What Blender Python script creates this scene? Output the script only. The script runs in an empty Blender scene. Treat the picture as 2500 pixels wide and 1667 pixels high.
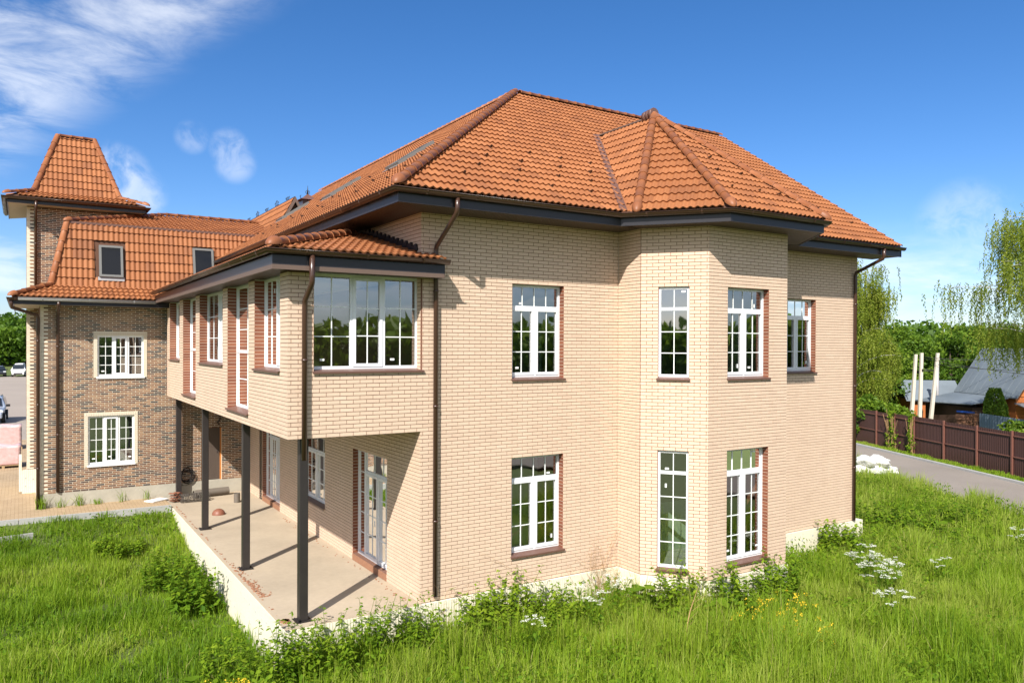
import bpy, bmesh, math, random
import numpy as np
from mathutils import Vector, Matrix

# ------------------------------------------------------------------ camera, sky, sun, exposure
SC = bpy.context.scene
COL = SC.collection
CAM_POS = np.array([-6.6086, -13.7951, 5.0898])
YAW, PITCH, ROLL, FPX, PY = 0.563890, -0.006408, 0.004144, 1891.339, 853.389
_f = np.array([math.sin(YAW)*math.cos(PITCH), math.cos(YAW)*math.cos(PITCH), math.sin(PITCH)])
_r = np.array([math.cos(YAW), -math.sin(YAW), 0.0]); _u = np.cross(_r, _f)
CAM_R = math.cos(ROLL)*_r + math.sin(ROLL)*_u
CAM_U = -math.sin(ROLL)*_r + math.cos(ROLL)*_u
CAM_F = _f
cd = bpy.data.cameras.new('camera'); cam = bpy.data.objects.new('camera', cd); COL.objects.link(cam)
cd.sensor_width = 36.0; cd.lens = FPX/2500*36.0; cd.shift_y = (PY-833.5)/2500
cd.clip_start = 0.1; cd.clip_end = 3000
cam.matrix_world = Matrix(((CAM_R[0], CAM_U[0], -CAM_F[0], CAM_POS[0]), (CAM_R[1], CAM_U[1], -CAM_F[1], CAM_POS[1]),
                           (CAM_R[2], CAM_U[2], -CAM_F[2], CAM_POS[2]), (0, 0, 0, 1)))
SC.camera = cam
SUN_EL = math.radians(41.6)
SUN_H = (-0.755, -0.656)                       # horizontal direction towards the sun
SUN_AZ = math.atan2(SUN_H[0], SUN_H[1])

world = bpy.data.worlds.new('World'); SC.world = world; world.use_nodes = True
def build_sky():
    nt = world.node_tree; N = nt.nodes; L = nt.links; N.clear()
    out = N.new('ShaderNodeOutputWorld'); bg = N.new('ShaderNodeBackground')
    sky = N.new('ShaderNodeTexSky'); sky.sky_type = 'NISHITA'; sky.sun_disc = False
    sky.sun_elevation = SUN_EL; sky.sun_rotation = SUN_AZ % (2*math.pi)
    sky.altitude = 200; sky.air_density = 0.8; sky.dust_density = 0.8; sky.ozone_density = 2.5
    tc = N.new('ShaderNodeTexCoord'); D = tc.outputs['Generated']
    def math_(op, a, b=None, clamp=False):
        n = N.new('ShaderNodeMath'); n.operation = op; n.use_clamp = clamp
        for i, v in enumerate((a, b)):
            if v is None: continue
            if isinstance(v, (int, float)): n.inputs[i].default_value = v
            else: L.new(v, n.inputs[i])
        return n.outputs[0]
    def vec(op, a, b):
        n = N.new('ShaderNodeVectorMath'); n.operation = op
        for i, v in enumerate((a, b)):
            if isinstance(v, (tuple, list)): n.inputs[i].default_value = v
            else: L.new(v, n.inputs[i])
        return n
    # cloud layer: direction projected on a high flat ceiling
    sep = N.new('ShaderNodeSeparateXYZ'); L.new(D, sep.inputs[0])
    zz = math_('ADD', math_('MAXIMUM', sep.outputs[2], 0.0), 0.06)
    cx = math_('DIVIDE', sep.outputs[0], zz); cy = math_('DIVIDE', sep.outputs[1], zz)
    comb = N.new('ShaderNodeCombineXYZ'); L.new(cx, comb.inputs[0]); L.new(cy, comb.inputs[1])
    def noise(vecout, scale, detail, rough, dist=0.0):
        n = N.new('ShaderNodeTexNoise'); n.inputs['Scale'].default_value = scale; n.inputs['Detail'].default_value = detail
        n.inputs['Roughness'].default_value = rough; n.inputs['Distortion'].default_value = dist
        L.new(vecout, n.inputs['Vector']); return n.outputs['Fac']
    def ramp(v, a, b):
        n = N.new('ShaderNodeMapRange'); n.clamp = True; n.interpolation_type = 'SMOOTHSTEP'
        n.inputs['From Min'].default_value = a; n.inputs['From Max'].default_value = b; L.new(v, n.inputs['Value']); return n.outputs[0]
    fine = noise(comb.outputs[0], 2.6, 9.0, 0.62, 0.5)
    dirn = noise(D, 16.0, 7.0, 0.58, 0.3)
    dirb = noise(D, 34.0, 6.0, 0.6, 0.6)
    def blob(c, r, soft):
        c = np.array(c); c = c/np.linalg.norm(c)
        d = vec('DOT_PRODUCT', D, tuple(c)).outputs['Value']
        return ramp(d, math.cos(r+soft), math.cos(max(r-soft, 0.0005)))
    total = None
    def add(m, dens):
        nonlocal total
        v = math_('MULTIPLY', m, dens)
        total = v if total is None else math_('MAXIMUM', total, v)
    # high veil: a broad streaked band that runs on beyond the frame
    n1 = vec('DOT_PRODUCT', D, tuple(np.array([-0.62, -0.05, 0.78])/1.0)).outputs['Value']
    band = math_('MULTIPLY', ramp(n1, 0.085, 0.16), ramp(n1, 0.52, 0.30))
    add(math_('MULTIPLY', band, ramp(fine, 0.33, 0.72)), 0.60)
    # small fair weather clouds near the horizon, all round the sky
    low = math_('MULTIPLY', ramp(sep.outputs[2], 0.015, 0.05), ramp(sep.outputs[2], 0.15, 0.07))
    st = N.new('ShaderNodeMapping'); st.inputs['Scale'].default_value = (1, 1, 3.6); L.new(D, st.inputs['Vector'])
    lown = noise(st.outputs[0], 7.5, 8.0, 0.58, 0.2)
    add(math_('MULTIPLY', low, ramp(lown, 0.42, 0.66)), 0.5)
    # single puffs
    for c, r, s, dns in (((0.206, 0.951, 0.231), 0.012, 0.014, 0.36), ((0.213, 0.953, 0.214), 0.012, 0.016, 0.32), ((0.166, 0.957, 0.238), 0.011, 0.011, 0.24),
                         ((0.088, 0.979, 0.184), 0.028, 0.018, 0.5), ((0.108, 0.979, 0.168), 0.022, 0.018, 0.42),
                         ((0.880, 0.455, 0.131), 0.03, 0.03, 0.26)):
        add(math_('MULTIPLY', blob(c, r, s), ramp(math_('ADD', math_('MULTIPLY', dirn, 0.5), math_('MULTIPLY', dirb, 0.5)), 0.40, 0.62)), dns)
    mix = N.new('ShaderNodeMix'); mix.data_type = 'RGBA'; mix.blend_type = 'MIX'
    # broken fair-weather cloud over the rest of the sky (the panes mirror it), thickened behind the camera as added fill light, thinning out to the clear north
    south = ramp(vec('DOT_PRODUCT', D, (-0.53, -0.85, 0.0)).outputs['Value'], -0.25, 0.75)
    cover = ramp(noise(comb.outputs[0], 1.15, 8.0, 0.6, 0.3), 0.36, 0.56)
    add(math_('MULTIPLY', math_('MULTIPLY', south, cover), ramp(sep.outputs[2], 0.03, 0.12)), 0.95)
    gm = N.new('ShaderNodeHueSaturation'); gm.inputs['Saturation'].default_value = SKY_SAT; L.new(sky.outputs[0], gm.inputs['Color'])
    tint = N.new('ShaderNodeMix'); tint.data_type = 'RGBA'; tint.blend_type = 'MULTIPLY'; tint.inputs['Factor'].default_value = 1.0
    L.new(gm.outputs[0], tint.inputs['A']); tint.inputs['B'].default_value = SKY_TINT
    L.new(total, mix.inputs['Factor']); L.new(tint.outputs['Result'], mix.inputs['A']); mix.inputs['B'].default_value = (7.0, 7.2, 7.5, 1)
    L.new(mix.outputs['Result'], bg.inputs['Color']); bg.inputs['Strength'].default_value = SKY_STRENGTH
    L.new(bg.outputs[0], out.inputs['Surface'])
SKY_STRENGTH = 0.088
SKY_TINT = (0.95, 0.92, 1.0, 1); SKY_SAT = 1.29
build_sky()

sd = bpy.data.lights.new('sun', 'SUN'); sd.energy = 4.0; sd.angle = math.radians(0.5); sd.color = (1.0, 0.955, 0.885)
sun = bpy.data.objects.new('sun', sd); COL.objects.link(sun)
_sv = Vector((SUN_H[0]*math.cos(SUN_EL), SUN_H[1]*math.cos(SUN_EL), math.sin(SUN_EL)))
sun.rotation_euler = _sv.to_track_quat('Z', 'Y').to_euler(); sun.location = (-20, -20, 30)
VS = SC.view_settings; VS.view_transform = 'Standard'; VS.look = 'None'; VS.gamma = 1.0; VS.use_curve_mapping = False
VS.exposure = 0.95

rng = np.random.default_rng(7); random.seed(7)

# ------------------------------------------------------------------ helpers
def scr(P):
    d = np.asarray(P, float) - CAM_POS; z = d@CAM_F
    return np.stack([1250+FPX*(d@CAM_R)/z, PY-FPX*(d@CAM_U)/z, z], -1)

WOFF = {}
def link(name, me, parent=None, local=False, loc=None):
    o = bpy.data.objects.new(name, me); COL.objects.link(o)
    if parent is not None:
        o.parent = parent; pw = WOFF.get(parent.name, Vector((0, 0, 0)))
        if local: o.location = loc if loc is not None else (0, 0, 0); WOFF[o.name] = pw + Vector(o.location)
        else: o.location = -pw; WOFF[o.name] = Vector((0, 0, 0))
    else: WOFF[o.name] = Vector((0, 0, 0))
    return o
def tag(o, label=None, cat=None, group=None, kind=None):
    if label: o['label'] = label
    if cat: o['category'] = cat
    if group: o['group'] = group
    if kind: o['kind'] = kind
    return o
def thing(name, label, cat, loc=(0, 0, 0), group=None, rz=0.0):
    o = bpy.data.objects.new(name, None); COL.objects.link(o); o.empty_display_size = 0.3
    o.location = loc; o.rotation_euler = (0, 0, rz); WOFF[o.name] = Vector(loc)
    return tag(o, label, cat, group)

def mesh_np(name, V, faces, mats, var=None, midx=None, smooth=False):
    """faces: list of int arrays (M,k); var/midx: lists matching"""
    me = bpy.data.meshes.new(name); V = np.asarray(V, np.float32)
    faces = [np.asarray(f, np.int32) for f in faces if len(f)]
    nl = sum(f.size for f in faces); nf = sum(len(f) for f in faces)
    me.vertices.add(len(V)); me.vertices.foreach_set('co', V.ravel())
    me.loops.add(nl); me.polygons.add(nf)
    me.loops.foreach_set('vertex_index', np.concatenate([f.ravel() for f in faces]))
    tot = np.concatenate([np.full(len(f), f.shape[1], np.int32) for f in faces])
    me.polygons.foreach_set('loop_start', np.concatenate([[0], np.cumsum(tot)[:-1]]).astype(np.int32))
    for m in (mats if isinstance(mats, (list, tuple)) else [mats]): me.materials.append(m)
    if midx is not None: me.polygons.foreach_set('material_index', np.asarray(midx, np.int32))
    if smooth is False: me.polygons.foreach_set('use_smooth', np.full(nf, False))
    else:
        me.polygons.foreach_set('use_smooth', np.full(nf, True) if smooth is True else np.asarray(smooth, bool))
    if var is not None:
        a = me.attributes.new('var', 'FLOAT', 'FACE'); a.data.foreach_set('value', np.asarray(var, np.float32))
    me.update(calc_edges=True); me.validate()
    return me

class MB:
    def __init__(s): s.v = []; s.f = []; s.m = []; s.s = []; s.cur = 0; s.sm = False
    def add(s, vs, fs):
        b = len(s.v); s.v += [tuple(map(float, q)) for q in vs]
        for f in fs: s.f.append([b+i for i in f]); s.m.append(s.cur); s.s.append(s.sm)
        return s
    def box(s, a, b):
        x0, y0, z0 = a; x1, y1, z1 = b
        return s.add([(x0,y0,z0),(x1,y0,z0),(x1,y1,z0),(x0,y1,z0),(x0,y0,z1),(x1,y0,z1),(x1,y1,z1),(x0,y1,z1)],
                     [(0,3,2,1),(4,5,6,7),(0,1,5,4),(1,2,6,5),(2,3,7,6),(3,0,4,7)])
    def obox(s, O, ud, nd, u0, u1, w0, w1, v0, v1):
        """box in wall coordinates: u along wall, w outward, v up"""
        def P(u, w, v): return (O[0]+ud[0]*u+nd[0]*w, O[1]+ud[1]*u+nd[1]*w, v)
        vs = [P(u0,w0,v0),P(u1,w0,v0),P(u1,w1,v0),P(u0,w1,v0),P(u0,w0,v1),P(u1,w0,v1),P(u1,w1,v1),P(u0,w1,v1)]
        return s.add(vs, [(0,3,2,1),(4,5,6,7),(0,1,5,4),(1,2,6,5),(2,3,7,6),(3,0,4,7)])
    def rbox(s, c, size, R=None):
        """box centred at c, rotated by 3x3 R"""
        h = np.array(size)/2; sg = [(-1,-1,-1),(1,-1,-1),(1,1,-1),(-1,1,-1),(-1,-1,1),(1,-1,1),(1,1,1),(-1,1,1)]
        R = np.eye(3) if R is None else np.asarray(R)
        return s.add([np.array(c)+R@(h*np.array(q)) for q in sg], [(0,3,2,1),(4,5,6,7),(0,1,5,4),(1,2,6,5),(2,3,7,6),(3,0,4,7)])
    def poly(s, pts): return s.add(pts, [tuple(range(len(pts)))])
    def prism(s, pts, d):
        """polygon extruded by vector d"""
        n = len(pts); p = [np.array(q, float) for q in pts]; d = np.array(d, float)
        return s.add(p+[q+d for q in p], [tuple(reversed(range(n))), tuple(range(n, 2*n))]+[(i, (i+1) % n, n+(i+1) % n, n+i) for i in range(n)])
    def tube(s, path, r, seg=8, caps=True):
        path = [np.array(q, float) for q in path]; n = len(path)
        rr = r if isinstance(r, (list, tuple, np.ndarray)) else [r]*n
        b = len(s.v); prev = None
        for i, q in enumerate(path):
            t = path[min(i+1, n-1)]-path[max(i-1, 0)]; t = t/(np.linalg.norm(t)+1e-9)
            if prev is None:
                a = np.cross(t, (0, 0, 1)) if abs(t[2]) < .9 else np.cross(t, (1, 0, 0))
            else: a = prev-t*(prev@t)
            a = a/(np.linalg.norm(a)+1e-9); prev = a; c = np.cross(t, a)
            for k in range(seg):
                w = 2*math.pi*k/seg; s.v.append(tuple(q+rr[i]*(math.cos(w)*a+math.sin(w)*c)))
        for i in range(n-1):
            for k in range(seg):
                k2 = (k+1) % seg
                s.f.append([b+i*seg+k, b+i*seg+k2, b+(i+1)*seg+k2, b+(i+1)*seg+k]); s.m.append(s.cur); s.s.append(True)
        if caps:
            s.f.append([b+k for k in reversed(range(seg))]); s.m.append(s.cur); s.s.append(False)
            s.f.append([b+(n-1)*seg+k for k in range(seg)]); s.m.append(s.cur); s.s.append(False)
        return s
    def sweep(s, path, prof, closed=True, smooth=False):
        """path: list of (x,y,z) in plan; prof: list of (outward, up); outward = right of travel direction"""
        p = [np.array(q, float) for q in path]; n = len(p); m = len(prof); b = len(s.v)
        for i in range(n):
            def nrm(a, c):
                t = c-a; t = t[:2]/np.linalg.norm(t[:2]); return np.array([t[1], -t[0]])
            if i == 0: w = nrm(p[0], p[1]); k = 1
            elif i == n-1: w = nrm(p[-2], p[-1]); k = 1
            else:
                a, c = nrm(p[i-1], p[i]), nrm(p[i], p[i+1]); w = a+c; w = w/np.linalg.norm(w); k = 1/max(.3, w@a)
            for (o, h) in prof: s.v.append((p[i][0]+w[0]*o*k, p[i][1]+w[1]*o*k, p[i][2]+h))
        mm = m if closed else m-1
        for i in range(n-1):
            for j in range(mm):
                j2 = (j+1) % m
                s.f.append([b+i*m+j, b+(i+1)*m+j, b+(i+1)*m+j2, b+i*m+j2]); s.m.append(s.cur); s.s.append(smooth)
        if closed:
            s.f.append([b+j for j in range(m)]); s.m.append(s.cur); s.s.append(False)
            s.f.append([b+(n-1)*m+j for j in reversed(range(m))]); s.m.append(s.cur); s.s.append(False)
        return s
    def mesh(s, name, mats):
        me = bpy.data.meshes.new(name); me.from_pydata(s.v, [], s.f)
        for q in (mats if isinstance(mats, (list, tuple)) else [mats]): me.materials.append(q)
        me.polygons.foreach_set('material_index', s.m); me.polygons.foreach_set('use_smooth', s.s); me.update()
        return me
    def build(s, name, mats, parent=None, local=False, recalc=True):
        me = s.mesh(name, mats)
        if recalc:
            bm = bmesh.new(); bm.from_mesh(me); bmesh.ops.recalc_face_normals(bm, faces=bm.faces); bm.to_mesh(me); bm.free()
        return link(name, me, parent, local)

# ------------------------------------------------------------------ materials
def mat(name, col, rough=0.7, var=0.0, nscale=8.0, bump=0.0, bscale=60.0, metal=0.0, col2=None, spec=0.5, objvar=0.0, attr=False,
        big=0.0, bigscale=0.6, translucent=0.0, coat=0.0):
    m = bpy.data.materials.new(name); m.use_nodes = True; nt = m.node_tree; N = nt.nodes; L = nt.links
    b = N['Principled BSDF']; b.inputs['Roughness'].default_value = rough; b.inputs['Metallic'].default_value = metal
    b.inputs['Specular IOR Level'].default_value = spec
    if coat: b.inputs['Coat Weight'].default_value = coat; b.inputs['Coat Roughness'].default_value = 0.15
    geo = N.new('ShaderNodeNewGeometry'); pos = geo.outputs['Position']
    def noise(sc, det=5.0, rg=0.6):
        n = N.new('ShaderNodeTexNoise'); n.inputs['Scale'].default_value = sc; n.inputs['Detail'].default_value = det
        n.inputs['Roughness'].default_value = rg; L.new(pos, n.inputs['Vector']); return n.outputs['Fac']
    def mth(op, a, c):
        n = N.new('ShaderNodeMath'); n.operation = op
        for i, v in enumerate((a, c)):
            if isinstance(v, (int, float)): n.inputs[i].default_value = v
            else: L.new(v, n.inputs[i])
        return n.outputs[0]
    fac = None
    def acc(x):
        nonlocal fac
        fac = x if fac is None else mth('ADD', fac, x)
    if var: acc(mth('MULTIPLY', mth('SUBTRACT', noise(nscale), 0.5), var*2))
    if big: acc(mth('MULTIPLY', mth('SUBTRACT', noise(bigscale, 3.0), 0.5), big*2))
    if objvar:
        oi = N.new('ShaderNodeObjectInfo'); acc(mth('MULTIPLY', mth('SUBTRACT', oi.outputs['Random'], 0.5), objvar))
    if attr:
        at = N.new('ShaderNodeAttribute'); at.attribute_name = 'var'; acc(mth('MULTIPLY', mth('SUBTRACT', at.outputs['Fac'], 0.5), attr))
    c1 = tuple(col)+(1,)
    if fac is not None:
        f = mth('ADD', fac, 0.5)
        cr = N.new('ShaderNodeMix'); cr.data_type = 'RGBA'; cr.clamp_factor = True; L.new(f, cr.inputs['Factor'])
        if col2 is None: a = tuple(q*0.62 for q in col)+(1,); c = tuple(min(1, q*1.38) for q in col)+(1,)
        else: a = c1; c = tuple(col2)+(1,)
        cr.inputs['A'].default_value = a; cr.inputs['B'].default_value = c
        colout = cr.outputs['Result']; L.new(colout, b.inputs['Base Color'])
    else:
        b.inputs['Base Color'].default_value = c1; colout = None
    if bump:
        bn = N.new('ShaderNodeBump'); bn.inputs['Strength'].default_value = bump; bn.inputs['Distance'].default_value = 0.02
        L.new(noise(bscale, 6.0, 0.65), bn.inputs['Height']); L.new(bn.outputs[0], b.inputs['Normal'])
    if translucent:
        t = N.new('ShaderNodeBsdfTranslucent'); mx = N.new('ShaderNodeMixShader'); mx.inputs[0].default_value = translucent
        if colout is not None: L.new(colout, t.inputs['Color'])
        else: t.inputs['Color'].default_value = c1
        L.new(b.outputs[0], mx.inputs[1]); L.new(t.outputs[0], mx.inputs[2]); L.new(mx.outputs[0], N['Material Output'].inputs['Surface'])
    return m

def ramp_mat(name, stops, rough=0.7, bump=0.0, bscale=80.0, objrand=True, noise=0.12, translucent=0.0, spec=0.4, big=0.0, bigscale=.6, streak=0.0):
    """colour picked per piece: var attribute + object random through a ramp"""
    m = bpy.data.materials.new(name); m.use_nodes = True; nt = m.node_tree; N = nt.nodes; L = nt.links
    b = N['Principled BSDF']; b.inputs['Roughness'].default_value = rough; b.inputs['Specular IOR Level'].default_value = spec
    at = N.new('ShaderNodeAttribute'); at.attribute_name = 'var'; f = at.outputs['Fac']
    def mth(op, a, c):
        n = N.new('ShaderNodeMath'); n.operation = op
        for i, v in enumerate((a, c)):
            if isinstance(v, (int, float)): n.inputs[i].default_value = v
            else: L.new(v, n.inputs[i])
        return n.outputs[0]
    if objrand:
        oi = N.new('ShaderNodeObjectInfo'); f = mth('FRACT', mth('ADD', f, oi.outputs['Random']), 0)
    geo = N.new('ShaderNodeNewGeometry')
    if noise:
        n = N.new('ShaderNodeTexNoise'); n.inputs['Scale'].default_value = 25; n.inputs['Detail'].default_value = 6
        L.new(geo.outputs['Position'], n.inputs['Vector']); f = mth('ADD', f, mth('MULTIPLY', mth('SUBTRACT', n.outputs['Fac'], .5), noise*2))
    if big:
        n = N.new('ShaderNodeTexNoise'); n.inputs['Scale'].default_value = bigscale; n.inputs['Detail'].default_value = 5; n.inputs['Roughness'].default_value = .62
        L.new(geo.outputs['Position'], n.inputs['Vector']); f = mth('ADD', mth('ADD', mth('MULTIPLY', mth('SUBTRACT', f, .5), 1-big), .5), mth('MULTIPLY', mth('SUBTRACT', n.outputs['Fac'], .5), big*3.2))
    if streak:
        mp = N.new('ShaderNodeMapping'); mp.inputs['Scale'].default_value = (2.2, 2.2, .22); L.new(geo.outputs['Position'], mp.inputs['Vector'])
        n = N.new('ShaderNodeTexNoise'); n.inputs['Scale'].default_value = 1.6; n.inputs['Detail'].default_value = 6; n.inputs['Roughness'].default_value = .6
        L.new(mp.outputs[0], n.inputs['Vector']); f = mth('ADD', f, mth('MULTIPLY', mth('SUBTRACT', n.outputs['Fac'], .5), streak*2))
    cr = N.new('ShaderNodeValToRGB'); L.new(f, cr.inputs[0]); e = cr.color_ramp.elements
    e[0].position = stops[0][0]; e[0].color = tuple(stops[0][1])+(1,)
    e[1].position = stops[-1][0]; e[1].color = tuple(stops[-1][1])+(1,)
    for p, c in stops[1:-1]: q = e.new(p); q.color = tuple(c)+(1,)
    L.new(cr.outputs[0], b.inputs['Base Color'])
    if bump:
        bn = N.new('ShaderNodeBump'); bn.inputs['Strength'].default_value = bump; bn.inputs['Distance'].default_value = 0.015
        n2 = N.new('ShaderNodeTexNoise'); n2.inputs['Scale'].default_value = bscale; n2.inputs['Detail'].default_value = 7; n2.inputs['Roughness'].default_value = .65
        L.new(geo.outputs['Position'], n2.inputs['Vector']); L.new(n2.outputs['Fac'], bn.inputs['Height']); L.new(bn.outputs[0], b.inputs['Normal'])
    if translucent:
        t = N.new('ShaderNodeBsdfTranslucent'); mx = N.new('ShaderNodeMixShader'); mx.inputs[0].default_value = translucent
        L.new(cr.outputs[0], t.inputs['Color']); L.new(b.outputs[0], mx.inputs[1]); L.new(t.outputs[0], mx.inputs[2])
        L.new(mx.outputs[0], N['Material Output'].inputs['Surface'])
    return m

def glass_mat(name, tint=(0.80, 0.86, 0.83), refl=0.26, top=1.0):
    m = bpy.data.materials.new(name); m.use_nodes = True; nt = m.node_tree; N = nt.nodes; L = nt.links; N.clear()
    out = N.new('ShaderNodeOutputMaterial'); tr = N.new('ShaderNodeBsdfTransparent'); tr.inputs[0].default_value = tint+(1,)
    gl = N.new('ShaderNodeBsdfGlossy'); gl.inputs['Roughness'].default_value = 0.015; gl.inputs['Color'].default_value = (1, 1, 1, 1)
    lw = N.new('ShaderNodeLayerWeight'); lw.inputs['Blend'].default_value = 0.32
    mr = N.new('ShaderNodeMapRange'); mr.inputs['To Min'].default_value = refl; mr.inputs['To Max'].default_value = top; L.new(lw.outputs['Fresnel'], mr.inputs['Value'])
    geo = N.new('ShaderNodeNewGeometry'); n = N.new('ShaderNodeTexNoise'); n.inputs['Scale'].default_value = 1.6; n.inputs['Detail'].default_value = 1
    L.new(geo.outputs['Position'], n.inputs['Vector']); bp = N.new('ShaderNodeBump'); bp.inputs['Strength'].default_value = 0.06; bp.inputs['Distance'].default_value = 0.05
    L.new(n.outputs['Fac'], bp.inputs['Height']); L.new(bp.outputs[0], gl.inputs['Normal'])
    mx = N.new('ShaderNodeMixShader'); L.new(mr.outputs[0], mx.inputs[0]); L.new(tr.outputs[0], mx.inputs[1]); L.new(gl.outputs[0], mx.inputs[2])
    L.new(mx.outputs[0], out.inputs['Surface']); return m

M = {}
M['brick'] = ramp_mat('beige_brick', [(0, (.59, .432, .315)), (.3, (.625, .463, .34)), (.7, (.645, .478, .35)), (1, (.67, .502, .375))], rough=.85, bump=.3, bscale=90, noise=.10, big=.28, bigscale=.45, streak=.45)
M['mortar'] = mat('brown_mortar', (.175, .085, .055), .95, var=.15, bump=.3)
M['brown_brick'] = ramp_mat('brown_brick', [(0, (.17, .055, .028)), (.5, (.21, .07, .036)), (1, (.25, .09, .045))], rough=.7, bump=.3, noise=.12)
M['light_mortar'] = mat('light_mortar', (.80, .71, .57), .95, var=.1, bump=.25)
M['dark_brick'] = ramp_mat('mixed_brown_brick', [(0, (.050, .043, .043)), (.16, (.085, .055, .045)), (.3, (.17, .085, .052)), (.6, (.24, .125, .07)), (.85, (.31, .18, .10)), (1, (.16, .085, .06))], rough=.8, bump=.35, noise=.14)
M['quoin'] = ramp_mat('cream_quoin', [(0, (.62, .54, .42)), (1, (.74, .66, .53))], rough=.8, bump=.2, noise=.1)
M['tile'] = ramp_mat('clay_tile', [(0, (.205, .076, .031)), (.3, (.27, .099, .036)), (.7, (.305, .114, .041)), (1, (.34, .134, .052))], rough=.7, bump=.22, bscale=45, noise=.16, spec=.3, big=.22, bigscale=.55)
M['ridge'] = ramp_mat('ridge_tile_clay', [(0, (.225, .079, .031)), (.5, (.27, .097, .037)), (1, (.31, .117, .046))], rough=.5, bump=.15, noise=.2, spec=.4)
M['deck'] = mat('roof_underlay', (.10, .045, .025), .9, var=.1)
M['gutter'] = mat('brown_gutter_metal', (.055, .026, .017), .28, var=.10, nscale=3, spec=.6)
M['zinc_gutter'] = mat('pale_gutter_metal', (.33, .32, .32), .35, var=.1, spec=.6)
M['fascia'] = mat('dark_fascia_sheet', (.020, .018, .022), .34, var=.15, nscale=2, bump=.05, bscale=6, spec=.42)
M['fascia_edge'] = mat('brown_fascia_edge', (.13, .085, .065), .55, var=.12)
M['soffit'] = mat('brown_soffit_boards', (.060, .036, .026), .5, var=.15, nscale=4)
M['soffit_light'] = mat('pale_soffit_boards', (.50, .45, .36), .6, var=.1, nscale=4)
M['pvc'] = mat('white_window_plastic', (.80, .81, .83), .35, var=.06, nscale=30, big=.05, bigscale=4)
M['film'] = mat('protective_film', (.66, .69, .73), .45, var=.5, nscale=55, col2=(.82, .83, .85))
M['grille'] = mat('white_glazing_bar', (.84, .85, .83), .4)
M['glass'] = glass_mat('window_glass')
M['glass_dark'] = glass_mat('roof_window_glass', (.10, .16, .30), .03, .25)
M['sticker'] = mat('paper_sticker', (.85, .86, .84), .7)
M['sill'] = mat('brown_sill_sheet', (.135, .068, .050), .4, var=.15, nscale=5, big=.1, bigscale=3)
M['plaster'] = mat('grey_plaster', (.55, .56, .50), .9, var=.15, nscale=3)
M['floor_in'] = mat('screed', (.42, .42, .37), .9, var=.2, nscale=2)
M['greenboard'] = mat('green_board', (.34, .42, .32), .9, var=.1)
M['block'] = mat('red_block', (.30, .12, .06), .9, var=.3, nscale=8)
M['eps'] = mat('cream_insulation_board', (.74, .67, .52), .9, var=.16, nscale=14, big=.14, bigscale=1.1, bump=.4, bscale=25)
def rib(m):
    N = m.node_tree.nodes; L = m.node_tree.links; b = N['Principled BSDF']; geo = N.new('ShaderNodeNewGeometry'); sp = N.new('ShaderNodeSeparateXYZ'); L.new(geo.outputs['Position'], sp.inputs[0])
    a = N.new('ShaderNodeMath'); a.operation = 'ADD'; L.new(sp.outputs[0], a.inputs[0]); L.new(sp.outputs[1], a.inputs[1]); c = N.new('ShaderNodeMath'); c.operation = 'MULTIPLY'; L.new(a.outputs[0], c.inputs[0]); c.inputs[1].default_value = 110
    d = N.new('ShaderNodeMath'); d.operation = 'SINE'; L.new(c.outputs[0], d.inputs[0]); bp = N.new('ShaderNodeBump'); bp.inputs['Strength'].default_value = .35; bp.inputs['Distance'].default_value = .006; L.new(d.outputs[0], bp.inputs['Height'])
    old = b.inputs['Normal'].links[0].from_socket; L.new(old, bp.inputs['Normal']); L.new(bp.outputs[0], b.inputs['Normal'])
rib(M['eps'])
M['dowel'] = mat('grey_dowel', (.40, .41, .42), .6)
M['concrete'] = mat('terrace_concrete', (.40, .325, .235), .9, var=.16, nscale=9, big=.4, bigscale=.55, bump=.3, bscale=30)
M['concrete_grey'] = mat('grey_concrete', (.40, .37, .30), .9, var=.2, nscale=5, big=.3, bigscale=.8, bump=.4, bscale=14)
M['steel'] = mat('dark_steel', (.026, .021, .020), .45, var=.3, nscale=7, big=.2, bigscale=1.5, spec=.5)
M['rust'] = mat('rusty_brick_dust', (.30, .145, .08), .95, var=.3, nscale=12)
M['dark'] = mat('black_metal', (.012, .011, .012), .5)
M['dome'] = mat('brown_cap', (.22, .085, .05), .5, var=.1)

# ------------------------------------------------------------------ brick walls
class House:
    def __init__(s, root):
        s.root = root; s.bricks = []; s.tiles = []; s.walls = {}; s.clipped = []
COURSE, PITCH = 0.075, 0.26
def snap(v): return round(v/COURSE)*COURSE

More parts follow.
